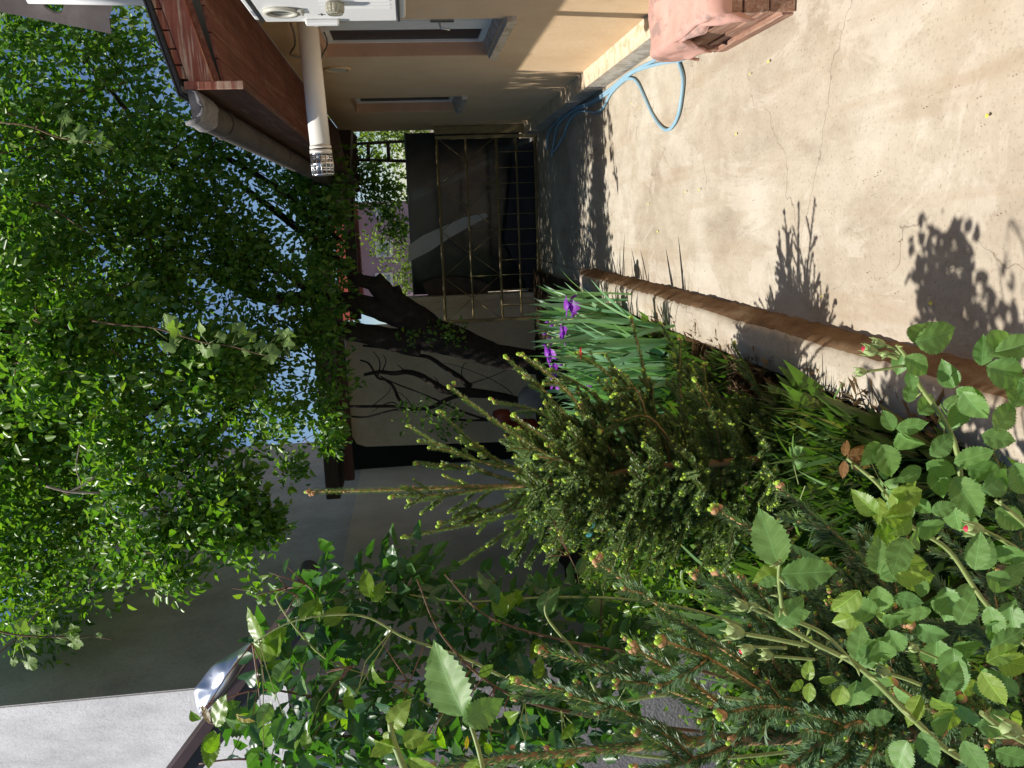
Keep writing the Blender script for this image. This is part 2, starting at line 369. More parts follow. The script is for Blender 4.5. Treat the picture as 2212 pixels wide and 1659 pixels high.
kc = MB(); kc.box((-.76, 8.33, -.01), (-.505, 8.352, .138), 0); kc.build('kerb_end', M['kerb'], kind='structure')

# ================================================================== HOUSE on the right
XW = 1.27; XR = 1.128; ZL = .19
house = thing('house', 'peach stucco single-storey house with red brown timber eaves along the path', 'house', (XW, 6, 0))
W1 = (5.73, 6.95, 1.12, 2.36); W2 = (9.12, 10.25, 1.2, 2.33); YE = 12.25
b = MB()
def wallseg(y0, y1, z0, z1): b.box((XW, y0, z0), (XW+.3, y1, z1))
wallseg(-2, W1[0], 0, 2.66); wallseg(W1[0], W1[1], 0, W1[2]); wallseg(W1[0], W1[1], W1[3], 2.66)
wallseg(W1[1], W2[0], 0, 2.66); wallseg(W2[0], W2[1], 0, W2[2]); wallseg(W2[0], W2[1], W2[3], 2.66); wallseg(W2[1], YE, 0, 2.66)
b.build('wall', M['stucco'], house)
for (y0, y1, z0, z1) in (W1, W2):     # salmon plaster lining of the window openings
    b = MB(); b.box((XW+.004, y1-.012, z0), (XW+.13, y1-.002, z1)); b.box((XW+.004, y0+.002, z0), (XW+.13, y0+.012, z1)); b.box((XW+.004, y0+.012, z1-.012), (XW+.13, y1-.012, z1-.002))
    b.build('window_reveal', M['reveal'], house)
# plinth with tiles
b = MB(); b.box((XR+.012, -2, 0), (XW, YE, ZL-.012)); b.build('plinth', M['mortar'], house)
def tilerow(name, y0, y1, ln, fn, mt):
    y = y0; me = []; 
    while y < y1:
        l = min(ln, y1-y); t = MB(); fn(t, y+.002, y+l-.002); t.build(name, mt, house, bevel=.0015); y += ln
tilerow('ledge_tile', 3.2, YE, .33, lambda t, a, c: t.box((XR-.004, a, ZL-.012), (XW, c, ZL+random.uniform(-.001, .001))), M['tile'])
tilerow('riser_tile', 3.3, YE, .33, lambda t, a, c: t.box((XR+random.uniform(-.001, .001), a, .012), (XR+.012, c, ZL-.014)), M['tile2'])
# windows
def window(Wd, stile=None):
    y0, y1, z0, z1 = Wd; xg = XW+.12
    fr = MB(); fr.box((xg-.02, y0+.013, z0+.01), (xg+.03, y0+.07, z1-.013)); fr.box((xg-.02, y1-.030, z0+.01), (xg+.03, y1-.013, z1-.013))
    fr.box((xg-.02, y0+.07, z0+.01), (xg+.03, y1-.07, z0+.07)); fr.box((xg-.02, y0+.07, z1-.07), (xg+.03, y1-.07, z1-.013))
    wf = fr.build('window', M['frame'], house, bevel=.004)
    if stile:
        s = MB(); s.box((xg-.035, stile[0], z0+.06), (xg+.02, stile[1], z1-.06)); s.box((xg-.04, stile[0]+.12, z0+.07), (xg-.036, stile[0]+.13, z1-.07))
        s.build('sash_stile', M['frame'], wf, bevel=.004).location = (0, 0, 0)
        h = MB(); h.box((xg-.06, stile[0]+.05, z0+.30), (xg-.035, stile[0]+.08, z0+.46)); h.tube([(xg-.06, stile[0]+.065, z0+.40), (xg-.10, stile[0]+.065, z0+.39), (xg-.11, stile[0]+.065, z0+.33)], .008, 6)
        h.build('window_latch', M['steel'], wf).location = (0, 0, 0)
        h = MB(); h.box((xg-.05, stile[0]+.04, z1-.22), (xg-.036, stile[0]+.10, z1-.12)); h.build('window_hinge', M['dialring'], wf).location = (0, 0, 0)
    p = MB(); p.box((xg, y0+.07, z0+.07), (xg+.008, y1-.030, z1-.07)); p.build('pane', M['glass'], wf).location = (0, 0, 0)
window(W1, (6.02, 6.42)); window(W2)
for (y0, y1, z0, z1), mt in ((W1, 0), (W2, 1)):
    s = MB(); s.hexa([(XW-.03, y0-.06, z0-.075), (XW+.11, y0-.06, z0-.075), (XW+.11, y1+.0, z0-.075), (XW-.03, y1+.0, z0-.075),
                      (XW-.03, y0-.06, z0-.015), (XW+.11, y0-.06, z0+.03), (XW+.11, y1+.0, z0+.03), (XW-.03, y1+.0, z0-.015)])
    ws = s.build('window_sill', M['tile2'], house, bevel=.003)
    k = 5
    for i in range(k):
        t = MB(); a0 = lerp(y0-.06, y1, i/k)+.002; a1 = lerp(y0-.06, y1, (i+1)/k)-.002
        t.box((XW-.036, a0, z0-.073), (XW-.030, a1, z0-.014)); t.build('sill_tile', M['tile'] if mt == 0 else M['tile2'], ws).location = (0, 0, 0)
# eaves
YN = 3.95
def slab(b, x0, z0, x1, z1, t, y0, y1, mi=0):
    b.hexa([(x0, y0, z0), (x1, y0, z1), (x1, y1, z1), (x0, y1, z0), (x0, y0, z0+t), (x1, y0, z1+t), (x1, y1, z1+t), (x0, y1, z0+t)], mi)
pw = .108; nx = 6
for i in range(nx):
    t = MB(); xa = .625+i*pw; xb = min(xa+pw-.005, XW+.01); z = lambda x: 2.555+(x-.625)*.17
    slab(t, xa, z(xa)+random.uniform(0, .003), xb, z(xb), .016, YN+.03, 13.2)
    t.build('soffit_plank', M['redwood'], house, bevel=.002)
t = MB(); t.box((.598, YN-.03, 2.475), (.624, 13.2, 2.715)); t.build('fascia_board', M['fascia'], house, bevel=.004)
t = MB(); t.box((.594, YN-.042, 2.47), (.628, YN-.031, 2.715)); t.build('fascia_end', M['redwood_x'], house, bevel=.003)
t = MB(); slab(t, .63, 2.60, 1.9, 2.60+1.27*.26, .10, YN-.02, YN+.012); t.build('barge_board', M['redwood_x'], house, bevel=.003)
t = MB(); slab(t, .63, 2.575, 1.9, 2.575+1.27*.26, .045, YN+.0125, YN+.03); t.build('barge_fillet', M['redwood'], house)
xs = [.64, .70, .765, .84, .925, 1.02, 1.12, 1.23, 1.36]
for i in range(len(xs)-1):
    t = MB(); x0 = xs[i]+.003; x1 = xs[i+1]-.003; zz = lambda x: 2.702+(x-.63)*.26
    slab(t, x0, zz(x0), x1, zz(x1), .03, YN-.012+random.uniform(-.004, .004), YN+.03); t.build('edge_block', M['redwood_x'], house, bevel=.002)
t = MB(); slab(t, .575, 2.722, 3.2, 2.722+2.62*.26, .012, YN-.045, 13.4); slab(t, .565, 2.7345, 3.2, 2.7345+2.635*.26, .006, YN-.055, 13.5, 0)
t.build('roof', M['dark'], house)
# gutter
gut = thing('roof_gutter', 'weathered grey half-round gutter with a crumbling end under the roof edge', 'gutter', (.53, YN, 2.70))
def gutter_part(name, y0, y1, r, mt, n=14, th=.008, rough=0):
    vs = []; fs_ = []; Y = [y0+(y1-y0)*i/(n-1) for i in range(n)]; A = 15
    for iy, y in enumerate(Y):
        for k in range(A):
            a = math.pi*(1.02*k/(A-1)-1.01)
            for rr in (r, r-th):
                q = noise.noise(V((y*6, k*.6, rr*30)))*rough; yy = y+(noise.noise(V((k*.8, 3, 1)))*.035*(1 if rough else 0) if iy == 0 else 0)
                vs.append((.53+math.cos(a)*(rr+q), yy, 2.725+math.sin(a)*(rr+q)*1.05-(y-YN)*.004))
    W_ = A*2
    for i in range(n-1):
        for k in range(A-1):
            a0 = i*W_+k*2; b0 = a0+W_; fs_ += [(a0, a0+2, b0+2, b0), (a0+1, b0+1, b0+3, a0+3)]
        for k in (0, A-1): a0 = i*W_+k*2; fs_.append((a0, a0+W_, a0+W_+1, a0+1))
    for k in range(A-1):
        a0 = k*2; fs_.append((a0, a0+1, a0+3, a0+2)); a0 += (n-1)*W_; fs_.append((a0, a0+2, a0+3, a0+1))
    o = D.objects.new(name, npmesh(name, vs, fs_, mt, True)); COL.objects.link(o); o.parent = gut; o.location = -gut.location; return o
gutter_part('gutter_channel', YN+.22, 13.3, .072, M['zinc'], 40)
gutter_part('gutter_end', YN-.03, YN+.26, .079, M['gutterend'], 14, .016, .012)
for y in (4.55, 6.6, 8.6, 10.6): gutter_part('gutter_joint', y, y+.05, .079, M['zinc'], 3)
# render drips of mortar left inside the broken gutter end
t = MB(); t.hexa([(.47, YN, 2.665), (.59, YN+.01, 2.665), (.59, YN+.2, 2.665), (.47, YN+.2, 2.665), (.465, YN-.01, 2.70), (.595, YN+.0, 2.712), (.595, YN+.2, 2.70), (.465, YN+.2, 2.69)]); t.build('gutter_debris', M['gutterend'], gut)

# flue pipe
FY = 5.35
fl = thing('flue_pipe', 'cream boiler flue pipe sticking out of the wall with a slotted steel end', 'flue pipe', (XW, FY, 2.31))
def fz(x): return 2.295+(x-.3)*.03
b = MB(); b.tube([(XW+.02, FY, fz(XW)), (.9, FY, fz(.9)), (.47, FY, fz(.47))], [.060, .060, .060], 32); b.build('pipe', M['creampipe'], fl)
b = MB(); b.tube([(.478, FY, fz(.47)), (.462, FY, fz(.46))], .0645, 32); b.tube([(.455, FY, fz(.45)), (.435, FY, fz(.44))], .066, 32); b.build('collar', M['creampipe'], fl)
b = MB(); b.tube([(.46, FY, fz(.46)), (.32, FY, fz(.33))], .040, 24); b.build('inner_tube', M['steel'], fl)
for (xa, xb) in ((.435, .428), (.388, .362), (.318, .306)):
    b = MB(); b.tube([(xa, FY, fz(xa)), (xb, FY, fz(xb))], .0655, 28); b.build('cage_ring', M['steel'], fl)
for x in (.415, .401, .349, .335):
    b = MB(); b.tube([(x+.0025, FY, fz(x)), (x-.0025, FY, fz(x))], .0650, 28, cap=False); b.build('cage_hoop', M['steel'], fl)
for k in range(14):
    a = 2*math.pi*k/14; b = MB(); y = FY+math.cos(a)*.0645; z = math.sin(a)*.0645
    b.tube([(.43, y, fz(.43)+z), (.31, y, fz(.31)+z)], .0035, 5); b.build('cage_bar', M['steel'], fl)
# meter box (its front stands out past the eaves, in the sun)
KB = .785
mb = thing('meter_box', 'white plastic electricity meter box with round dial window high on the wall', 'meter box', (1.05, 4.4, 1.75))
b = MB(); b.box((1.06, 3.9, 1.755), (XW-.002, 4.77, 2.53)); b.build('casing', M['white'], mb, bevel=.01)
b = MB(); b.box((1.046, 3.9, 1.80), (1.06, 4.745, 2.47)); b.build('door', M['white'], mb, bevel=.004)
for k in range(6):
    y = 4.12+k*.07; b = MB(); b.box((1.042, y, 1.83), (1.0465, y+.012, 2.16)); b.build('door_rib', M['white'], mb, bevel=.001)
b = MB(); b.box((1.044, 3.9, 1.785), (1.058, 4.76, 1.797)); b.build('bottom_gap', M['dark'], mb)
b = MB(); b.box((1.044, 3.9, 2.482), (1.058, 4.755, 2.494)); b.build('top_gap', M['dark'], mb)
def ring(name, c, r0, r1, h, mt, par, n=32):
    vs = []; fs_ = []
    for j in range(n):
        a = 2*math.pi*j/n
        for (r, x) in ((r1, 0), (r1, -h), (r0, -h), (r0, 0)): vs.append((c[0]+x, c[1]+math.cos(a)*r, c[2]+math.sin(a)*r))
    for j in range(n):
        q = ((j+1) % n)*4; p = j*4
        for k in range(4): fs_.append((p+k, p+(k+1) % 4, q+(k+1) % 4, q+k))
    o = D.objects.new(name, npmesh(name, vs, fs_, mt, True)); COL.objects.link(o); o.parent = par; o.location = -par.location; return o
dc = atx(607, 24, 1.045)
ring('dial_ring', (1.046, dc.y, dc.z), .060, .088, .016, M['dialring'], mb)
b = MB(); b.tube([(1.047, dc.y, dc.z), (1.040, dc.y, dc.z)], .062, 28); b.build('dial_glass', M['dialglass'], mb)
b = MB(); b.box((1.032, dc.y-.05, dc.z-.105), (1.046, dc.y+.05, dc.z-.08)); b.build('dial_tab', M['dialring'], mb, bevel=.004)
kn = atx(724, 27, 1.0)
b = MB()
for k in range(12):
    a = 2*math.pi*k/12; b.ball((1.02, kn.y+math.cos(a)*.034, kn.z+math.sin(a)*.034), .012, 6, 4, 0, (2.4, 1, 1))
b.tube([(1.046, kn.y, kn.z), (.990, kn.y, kn.z)], [.042, .036], 20); b.build('seal_cover', M['clear'], mb)
pc = atx(695, 32, 1.044); b = MB(); b.box((1.0448, pc.y-.022, pc.z-.003), (1.0458, pc.y+.022, pc.z+.003)); b.box((1.0440, pc.y-.003, pc.z-.018), (1.0447, pc.y+.003, pc.z+.018)); b.build('plus_sign', M['ink'], mb)
for (px, py, w_, h_, mt) in ((548, 30, .10, .016, 'grey'), (556, 32, .05, .012, 'inkblue'), (583, 36, .05, .008, 'ink')):
    p = atx(px, py, 1.044); b = MB(); b.box((1.0449, p.y-w_/2, p.z-h_/2), (1.0457, p.y+w_/2, p.z+h_/2)); b.build('label_strip', M[mt], mb)
lk = atx(690, 46, 1.04); b = MB(); b.box((1.02, lk.y-.03, lk.z-.10), (1.046, lk.y+.02, lk.z+.07)); b.build('latch', M['white'], mb, bevel=.006)
ring('latch_eye', (1.035, lk.y+.035, lk.z+.02), .010, .020, .008, M['white'], mb, 16)
for ch in list(mb.children):
    me_ = ch.data
    for vv in me_.vertices:
        w_ = vv.co.copy(); vv.co = V((w_.x*KB, w_.y*KB, EYE+(w_.z-EYE)*KB))
for ch in mb.children:
    if ch.name.startswith('casing'):
        for vv in ch.data.vertices:
            if vv.co.x > .9: vv.co.x = XW-.003
# vent plaque and cables on wall
vt = thing('wall_vent', 'round flat vent cover on the stucco beside the first window', 'vent', (XW, 7.42, 2.33))
ring('vent_rim', (XW, 7.42, 2.31), .085, .11, .014, M['stucco'], vt)
b = MB(); b.tube([(XW, 7.42, 2.31), (XW-.008, 7.42, 2.31)], .086, 24)
for k in range(5): b.box((XW-.014, 7.36, 2.26+k*.024), (XW-.009, 7.48, 2.268+k*.024))
b.build('vent_grille', M['dialring'], vt)
b = MB()
for dx in (0, .008):
    b.tube(spline([atx(628, 50, XW-.015-dx), atx(636, 75, XW-.03), atx(637, 98, XW-.03-dx), atx(628, 118, XW-.02), atx(655, 125, XW-.02), atx(690, 128, XW-.02)], 5), .007, 6)
b.build('loose_cable', M['cable'], label='loose twisted grey cables looping under the soffit beside the flue', cat='cable')
b = MB()
for dx in (0, .012):
    b.tube(spline([atx(700, 70, XW-.02), atx(706, 85, XW-.04-dx), atx(706, 100, XW-.05-dx), atx(698, 115, XW-.03), atx(692, 130, XW-.02)], 5), .006, 6)
b.build('hanging_cable', M['cable'], label='short hanging cable loop just under the flue pipe beside the window corner', cat='cable')
# awning sheet overhead
aw = thing('awning_sheet', 'brown grey roofing sheet end hanging in at the corner above the eaves', 'roofing sheet', tuple(aty(245, 40, 5.0)))
pts = [(-30, 20), (120, 49), (240, 73), (236, 40), (246, 4), (200, -8), (140, 6), (134, 28), (118, 31), (100, 20), (88, 4), (-30, -20)]
f3 = [aty(x, y, 5.0) for x, y in pts]; b = MB(); k = len(pts)
b.add(f3+[p+V((.015, .012, .0)) for p in f3], [tuple(range(k)), tuple(reversed(range(k, 2*k)))]+[(i, k+i, k+(i+1) % k, (i+1) % k) for i in range(k)])
b.build('sheet', M['awning'], aw)
b = MB(); b.tube([aty(60, -2, 4.95), aty(345, 4, 4.95)], .022, 12); b.build('white_rail', M['white'], aw)

# old wooden box with rag
bx = thing('wooden_box', 'old peeling wooden box step standing against the plinth by the path', 'wooden box', (1.05, 4.3, 0))
for k, (z0, z1) in enumerate(((0.005, .125), (.13, .25), (.255, .385))):
    b = MB(); b.box((.885, 3.905, z0), (1.26, 3.935, z1), jit=.003); b.build('front_plank', M['oldwood'], bx, bevel=.004)
    b = MB(); b.box((.905, 3.94, z0), (.925, 4.80, z1-.01), jit=.003); b.build('side_plank', M['oldwood'], bx, bevel=.004)
b = MB(); b.box((.875, 3.94, .0), (.902, 4.78, .055), jit=.003); b.build('base_batten', M['oldwood'], bx, bevel=.004)
b = MB(); b.box((.88, 4.75, .0), (.93, 4.82, .385)); b.build('corner_post', M['oldwood'], bx)
b = MB(); b.box((.89, 3.91, .387), (1.12, 4.82, .405)); b.build('top_plank', M['oldwood'], bx, bevel=.004)
vs = []; fs_ = []; NU, NV = 46, 60
for j in range(NV+1):
    y = lerp(3.865, 4.95, j/NV)
    for i in range(NU+1):
        s_ = lerp(-.32, .34, i/NU)      # <0 hangs on the left side
        nz_ = noise.noise(V((s_*7, y*5, 1)))
        if s_ < 0:
            hang = (.03 if y < 4.35 else .03+.10*min(1, (y-4.35)*4))+.10*max(0, noise.noise(V((y*4.5, 8, 2)))+.45)+(.05 if y > 4.6 else 0)
            d = -s_/.32*hang; x = .868-.02*nz_-.03*(d/.2)*(.5+noise.noise(V((y*9, 0, 4)))); z = .412-d
        else: x = .868+s_; z = .414+.012*nz_
        yy = y
        if y < 3.895: z -= (3.895-y)*3.2+.004; yy = 3.89-.012*nz_
        if y > 4.82: z -= (y-4.82)*.75; 
        vs.append((x, yy, z))
for j in range(NV):
    for i in range(NU): a = j*(NU+1)+i; fs_.append((a, a+1, a+NU+2, a+NU+1))
rg = D.objects.new('rag', npmesh('rag', vs, fs_, M['rag'], True)); COL.objects.link(rg)
md = rg.modifiers.new('s', 'SOLIDIFY'); md.thickness = .012; md.offset = 1
fin(rg, 'faded pink cement-stained rag draped over the old wooden box', 'rag')

# hose
def z3p(x, y): return ((1500+x*.4973)/1.4756, y*.4973/1.4756)
hs = [[(1310, 345), (1340, 420), (1360, 500), (1355, 600), (1330, 740), (1280, 825), (1230, 820), (1170, 740), (1110, 610), (1070, 530), (1030, 503), (980, 520), (900, 600), (850, 690), (800, 718), (750, 712), (680, 720), (630, 780), (590, 880), (530, 980)],
      [(1500, 290), (1420, 350), (1340, 385), (1200, 410), (1050, 460), (950, 535), (870, 605), (750, 675), (650, 715), (560, 800), (530, 930), (520, 1000)],
      [(1300, 300), (1245, 335), (1180, 385), (1100, 425), (1000, 480), (900, 565), (800, 635), (740, 665), (640, 700), (570, 760), (500, 850), (490, 960)]]
ho = thing('garden_hose', 'pale blue garden hose lying in loops along the foot of the wall', 'hose', tuple(atz(*z3p(1000, 500))))
for i, h in enumerate(hs):
    b = MB(); b.tube(spline([atz(*z3p(x, y), .014+.004*i) for x, y in h], 6), .0115, 10); b.build('hose_strand', M['hose'], ho)
# fallen petals / leaves
for (px, py) in ((2133, 250), (1365, 224), (1383, 232), (1590, 290), (1660, 133), (1510, 410), (1400, 440), (1420, 500), (1548, 30), (1775, 640), (1335, 575), (1302, 372), (1480, 415), (2010, 655), (1620, 160)):
    p = atz(px, py, .012); b = MB(); r = .006+random.random()*.006; a = random.random()*6
    b.add([p+V((math.cos(a+t)*r*(1 if k % 2 else .6), math.sin(a+t)*r*1.2, .003*(k % 2))) for k, t in enumerate([i*math.pi/3 for i in range(6)])], [tuple(range(6))])
    b.build('fallen_petal', M['yellow'], label='tiny yellow petal fallen on the concrete path', cat='petal', group='yellow petals fallen on the path')
# litter specks on the path
b = MB()
for _ in range(260):
    y = random.uniform(2.0, 8); x = random.uniform(-.45, 1.1); r = random.uniform(.0008, .0028)
    b.add([(x-r, y, .012), (x, y-r*2.4, .013), (x+r, y, .012), (x, y+r*2, .014)], [(0, 1, 2, 3)])
b.build('path_litter', M['brownbark'], kind='stuff', label='tiny dry bits and specks scattered over the path', cat='litter')

# ================================================================== GATE and what is behind
GY = 11.8
gt = thing('lattice_gate', 'old gold painted metal lattice gate across the end of the path', 'gate', (0, GY, 0))
def bar(name, p, q, r, mt=None, par=gt, n=6):
    b = MB(); b.tube([p, q], r, n); return b.build(name, mt or M['gold'], par)
gx0, gx1 = -1.36, 1.12
def gz(x, z): return z
for x in (gx1, gx0): b = MB(); b.box((x-.022, GY-.02, .02), (x+.022, GY+.02, 1.39)); b.build('gate_post', M['gold'], gt, bevel=.003)
for z, r in ((1.37, .020), (.98, .014), (.57, .02), (.30, .014), (.04, .022)):
    bar('gate_rail', (gx0, GY, z), (gx1, GY, z), r)
N = 12
for k in range(N+1):
    x = lerp(gx0, gx1, k/N); bar('lower_bar', (x, GY-.012, .04), (x, GY-.012, .57), .006)
nx_ = 4
for k in range(nx_+1):
    x = lerp(gx0, gx1, k/nx_)
    if 0 < k < nx_: bar('upper_bar', (x, GY-.012, .57), (x, GY-.012, .98), .007)
for k in range(nx_):
    x0 = lerp(gx0, gx1, k/nx_); x1 = lerp(gx0, gx1, (k+1)/nx_); xm = (x0+x1)/2
    for (p, q) in (((x0, .57), (xm, .98)), ((xm, .98), (x1, .57)), ((x0, 1.37), (xm, .98)), ((xm, .98), (x1, 1.37))):
        bar('diagonal_bar', (p[0], GY+.014, p[1]), (q[0], GY+.014, q[1]), .0055)
b = MB(); b.box((1.165, GY-.03, 0), (1.262, GY+.05, 1.40)); b.build('hinge_plate', M['gold'], gt)
PY = 12.5
pn = thing('metal_panel', 'dark glossy sheet metal gate leaf standing behind the lattice gate', 'metal panel', (.1, PY, 0))
b = MB(); b.box((-1.02, PY, .02), (1.26, PY+.03, 1.79)); b.build('panel_sheet', M['gloss'], pn)
b = MB(); b.box((-1.03, PY-.008, 1.782), (1.27, PY+.036, 1.80)); b.build('panel_rim', M['rim'], pn)
def poly(pts2, Y, th, name, mt, par=None, **kw):
    p3 = [aty(x, y, Y) for x, y in pts2]; k = len(p3); b = MB()
    b.add(p3+[p+V((0, th, 0)) for p in p3], [tuple(range(k)), tuple(reversed(range(k, 2*k)))]+[(i, k+i, k+(i+1) % k, (i+1) % k) for i in range(k)])
    return b.build(name, mt, par, **kw)
poly([(882, 566), (882, 530), (915, 508), (960, 488), (1000, 470), (1050, 460), (1054, 468), (1010, 492), (968, 516), (930, 542)], PY-.04, .012, 'pale_reflection', M['reflstrip'], label='pale diagonal reflection on the dark metal panel built as a thin strip', cat='sheet')  # pale streak mirrored in the glossy panel, modelled as a thin strip
poly([(918, 628), (912, 612), (935, 602), (985, 598), (1040, 606), (1060, 618), (1050, 640), (925, 638)], PY-.22, .16, 'brown_sack', simple('sack', (.06, .042, .03), (.10, .07, .055), 12), label='brown sack standing behind the gate next to the left gatepost', cat='sack')
poly([(1090, 520), (1095, 470), (1110, 330), (1155, 300), (1160, 520), (1150, 640)], PY-.3, .2, 'blue_tarpaulin', M['bluestuff'], label='dark blue crumpled tarpaulin lying low behind the lattice gate', cat='tarpaulin')
# left gate pillar and cream wall
gp = thing('gatepost', 'cream plastered gatepost with vertical mouldings left of the lattice gate', 'gatepost', (-1.2, 12.3, 0))
b = MB(); b.box((-1.42, 12.15, 0), (-1.03, 12.5, 1.92)); b.build('pillar', M['cream'], gp, bevel=.01)
for x in (-1.12, -1.22, -1.40): b = MB(); b.box((x-.012, 12.12, 0), (x+.012, 12.15, 1.9)); b.build('moulding', M['cream'], gp, bevel=.006)
bs = thing('back_outbuilding', 'low cream outbuilding with rounded doorway and dark timber eave behind the tree', 'outbuilding', (-2.3, 12.2, 0))
b = MB()
pr_ = [(-3.25, 0), (-1.42, 0), (-1.42, 2.80), (-3.0, 2.80), (-3.12, 2.74), (-3.17, 2.6), (-3.2, 1.6)]
k = len(pr_); b.add([(x, 12.16, z) for x, z in pr_]+[(x, 12.45, z) for x, z in pr_], [tuple(range(k)), tuple(reversed(range(k, 2*k)))]+[(i, k+i, k+(i+1) % k, (i+1) % k) for i in range(k)])
b.build('front_wall', M['cream'], bs)
b = MB(); b.box((-4.49, 15.6, 0), (-2.8, 15.7, 3.6)); b.build('doorway_shade', simple('opening_shade', (.008, .007, .006), (.014, .012, .01), 4, .95, .1), bs)  # near-black panel stands in for the shade inside the opening
b = MB(); b.box((-3.62, 12.0, 2.80), (-1.0, 12.16, 2.93)); b.build('lintel_beam', mk_wood('pinkish_beam', (.09, .045, .035), (.14, .07, .055), (.18, .10, .08), 'x'), bs, bevel=.01)
b = MB(); b.box((-3.75, 11.6, 2.98), (-.3, 13.4, 3.17)); b.build('eave_slab', M['darkwood'], bs)
# porch roof / pergola over the gate
pg = thing('pergola', 'dark timber pergola with scalloped edge over the gateway', 'pergola', (0, 12.6, 2.5))
b = MB(); b.box((-1.35, 12.62, 2.58), (1.3, 12.74, 2.74)); b.build('beam', M['darkwood'], pg)
b = MB(); b.box((-1.35, 12.85, 2.62), (1.3, 12.95, 2.72)); b.build('beam', M['darkwood'], pg)
b = MB(); b.hexa([(.1, 12.0, 2.62), (1.3, 12.0, 2.5), (1.3, 13.4, 2.5), (.1, 13.4, 2.62), (.1, 12, 2.86), (1.3, 12, 3.0), (1.3, 13.4, 3.0), (.1, 13.4, 2.86)]); b.build('porch_slab', M['darkwood'], pg)
for k in range(9):
    b = MB(); x = .52+k*.088; b.tube([(x, 12.56, 2.50), (x, 12.60, 2.50)], .046, 12); b.build('scallop', M['darkwood'], pg)
def wbar(p, q, r): b = MB(); b.tube([aty(*p, 12.9), aty(*q, 12.9)], r, 6); b.build('trellis_bar', M['darkwood'], pg)
wbar((765, 311), (876, 305), .022); wbar((770, 345), (876, 348), .025); wbar((795, 311), (797, 345), .025); wbar((838, 308), (840, 348), .028)
# far mauve house with red roof
fh = thing('far_house', 'mauve walled house with red roof seen beyond the gate', 'house', tuple(aty(820, 540, 26)))
b = MB(); p0 = aty(900, 640, 26); p1 = aty(772, 437, 26)
b.box((p0.x-.4, 26, 0), (p1.x, 31, p1.z)); b.build('wall', M['mauve'], fh)
b = MB(); z1 = aty(738, 437, 26).z; b.box((p0.x-.6, 25.6, p1.z+.25), (p1.x+.05, 31, z1+.25)); b.build('roof', M['redroof'], fh)
for (xa, xb) in ((440, 470), (520, 555), (590, 620)):
    q0 = aty(850, xb, 25.95); q1 = aty(810, xa, 25.95); b = MB(); b.box((q0.x, 25.93, q0.z), (q1.x, 25.99, q1.z)); f_ = b.build('window', M['frame'], fh)
    b = MB(); b.box((q0.x+.08, 25.915, q0.z+.08), (q1.x-.08, 25.928, q1.z-.08)); b.build('pane', M['panefar'], f_).location = (0, 0, 0)

# ================================================================== grey building left
XL = -4.5
YG = 8.16
gb = thing('grey_building', 'tall grey rendered building with a sunlit white end wall on the left', 'building', (XL-1, 9, 0))
b = MB(); b.box((XL-.03, YG, 0), (XL, 18, 2.96)); b.build('lower_wall', M['greywall2'], gb)
b = MB(); b.box((XL-.04, YG, 2.96), (XL-.012, 18, 6.9)); b.build('upper_wall', M['greywall'], gb)
# near end wall, turned towards the sun
b = MB(); c0 = V((XL-.016, YG-.006, 0)); dr = V((-.80, .60, 0)); q = c0+dr*6; nn = V((.6, -.8, 0))*.0
b.add([c0, q, q+V((0, .3, 0)), c0+V((-.2, .25, 0)), c0+V((0, 0, 6.9)), q+V((0, 0, 6.9)), q+V((0, .3, 6.9)), c0+V((-.2, .25, 6.9))],
      [(0, 3, 2, 1), (4, 5, 6, 7), (0, 1, 5, 4), (1, 2, 6, 5), (2, 3, 7, 6), (3, 0, 4, 7)])
b.build('end_wall', M['whitewall'], gb)
# shed with brown metal roof
sh = thing('shed', 'pale shed with dark brown metal roof verge behind the dark rose bush', 'shed', (-2.9, 4.6, 0))
A = aty(640, 1290, 4.0); B_ = aty(365, 1659, 4.0); dr = (B_-A).normalized(); E2 = B_+dr*.8
def strip(name, off0, off1, y0, y1, mt, bev=0):
    b = MB(); up = V((-dr.z, 0, dr.x)); up = up if up.z > 0 else -up
    P = [A+up*off0, E2+up*off0, E2+up*off1, A+up*off1]
    b.add([V((p.x, y0, p.z)) for p in P]+[V((p.x, y1, p.z)) for p in P], [(3, 2, 1, 0), (4, 5, 6, 7), (0, 1, 5, 4), (1, 2, 6, 5), (2, 3, 7, 6), (3, 0, 4, 7)])
    return b.build(name, mt, sh, bevel=bev)
strip('verge_trim', -.055, 0, 3.98, 4.02, M['brownroof'], .004)
strip('roof_sheet', -.02, -.005, 4.03, 4.12, M['brownroof'])
strip('underside_board', -.14, -.06, 4.0, 4.30, M['dark'])
b = MB(); b.tube([A+V((.02, -.05, -.03)), V((A.x+.02, 4.3, A.z-.03))], .05, 12); b.build('shed_gutter', M['dark'], sh)
b = MB(); b.box((-4.6, 4.32, 0), (-2.45, 4.45, 2.6)); b.build('wall', mk_stucco('shed_wall', (.28, .25, .25), (.34, .31, .31), (.40, .37, .37), 60), sh)
def z6p(x, y): return ((550+.3303*x)/1.4756, (1900+.3303*y)/1.4756)
fp = [(830, 400), (760, 430), (690, 480), (500, 600), (400, 650), (330, 740), (240, 860), (200, 900), (230, 1080), (260, 1165), (350, 1090), (520, 910), (640, 730), (740, 570)]
cen = aty(*z6p(480, 800), 3.97)
b = MB(); P = [aty(*z6p(*q), 3.95+random.uniform(-.0, .10)) for q in fp]; k = len(P)
c1 = aty(*z6p(540, 770), 3.86); c2 = aty(*z6p(430, 900), 3.93); c3 = aty(*z6p(620, 620), 3.9)
allp = P+[c1, c2, c3]
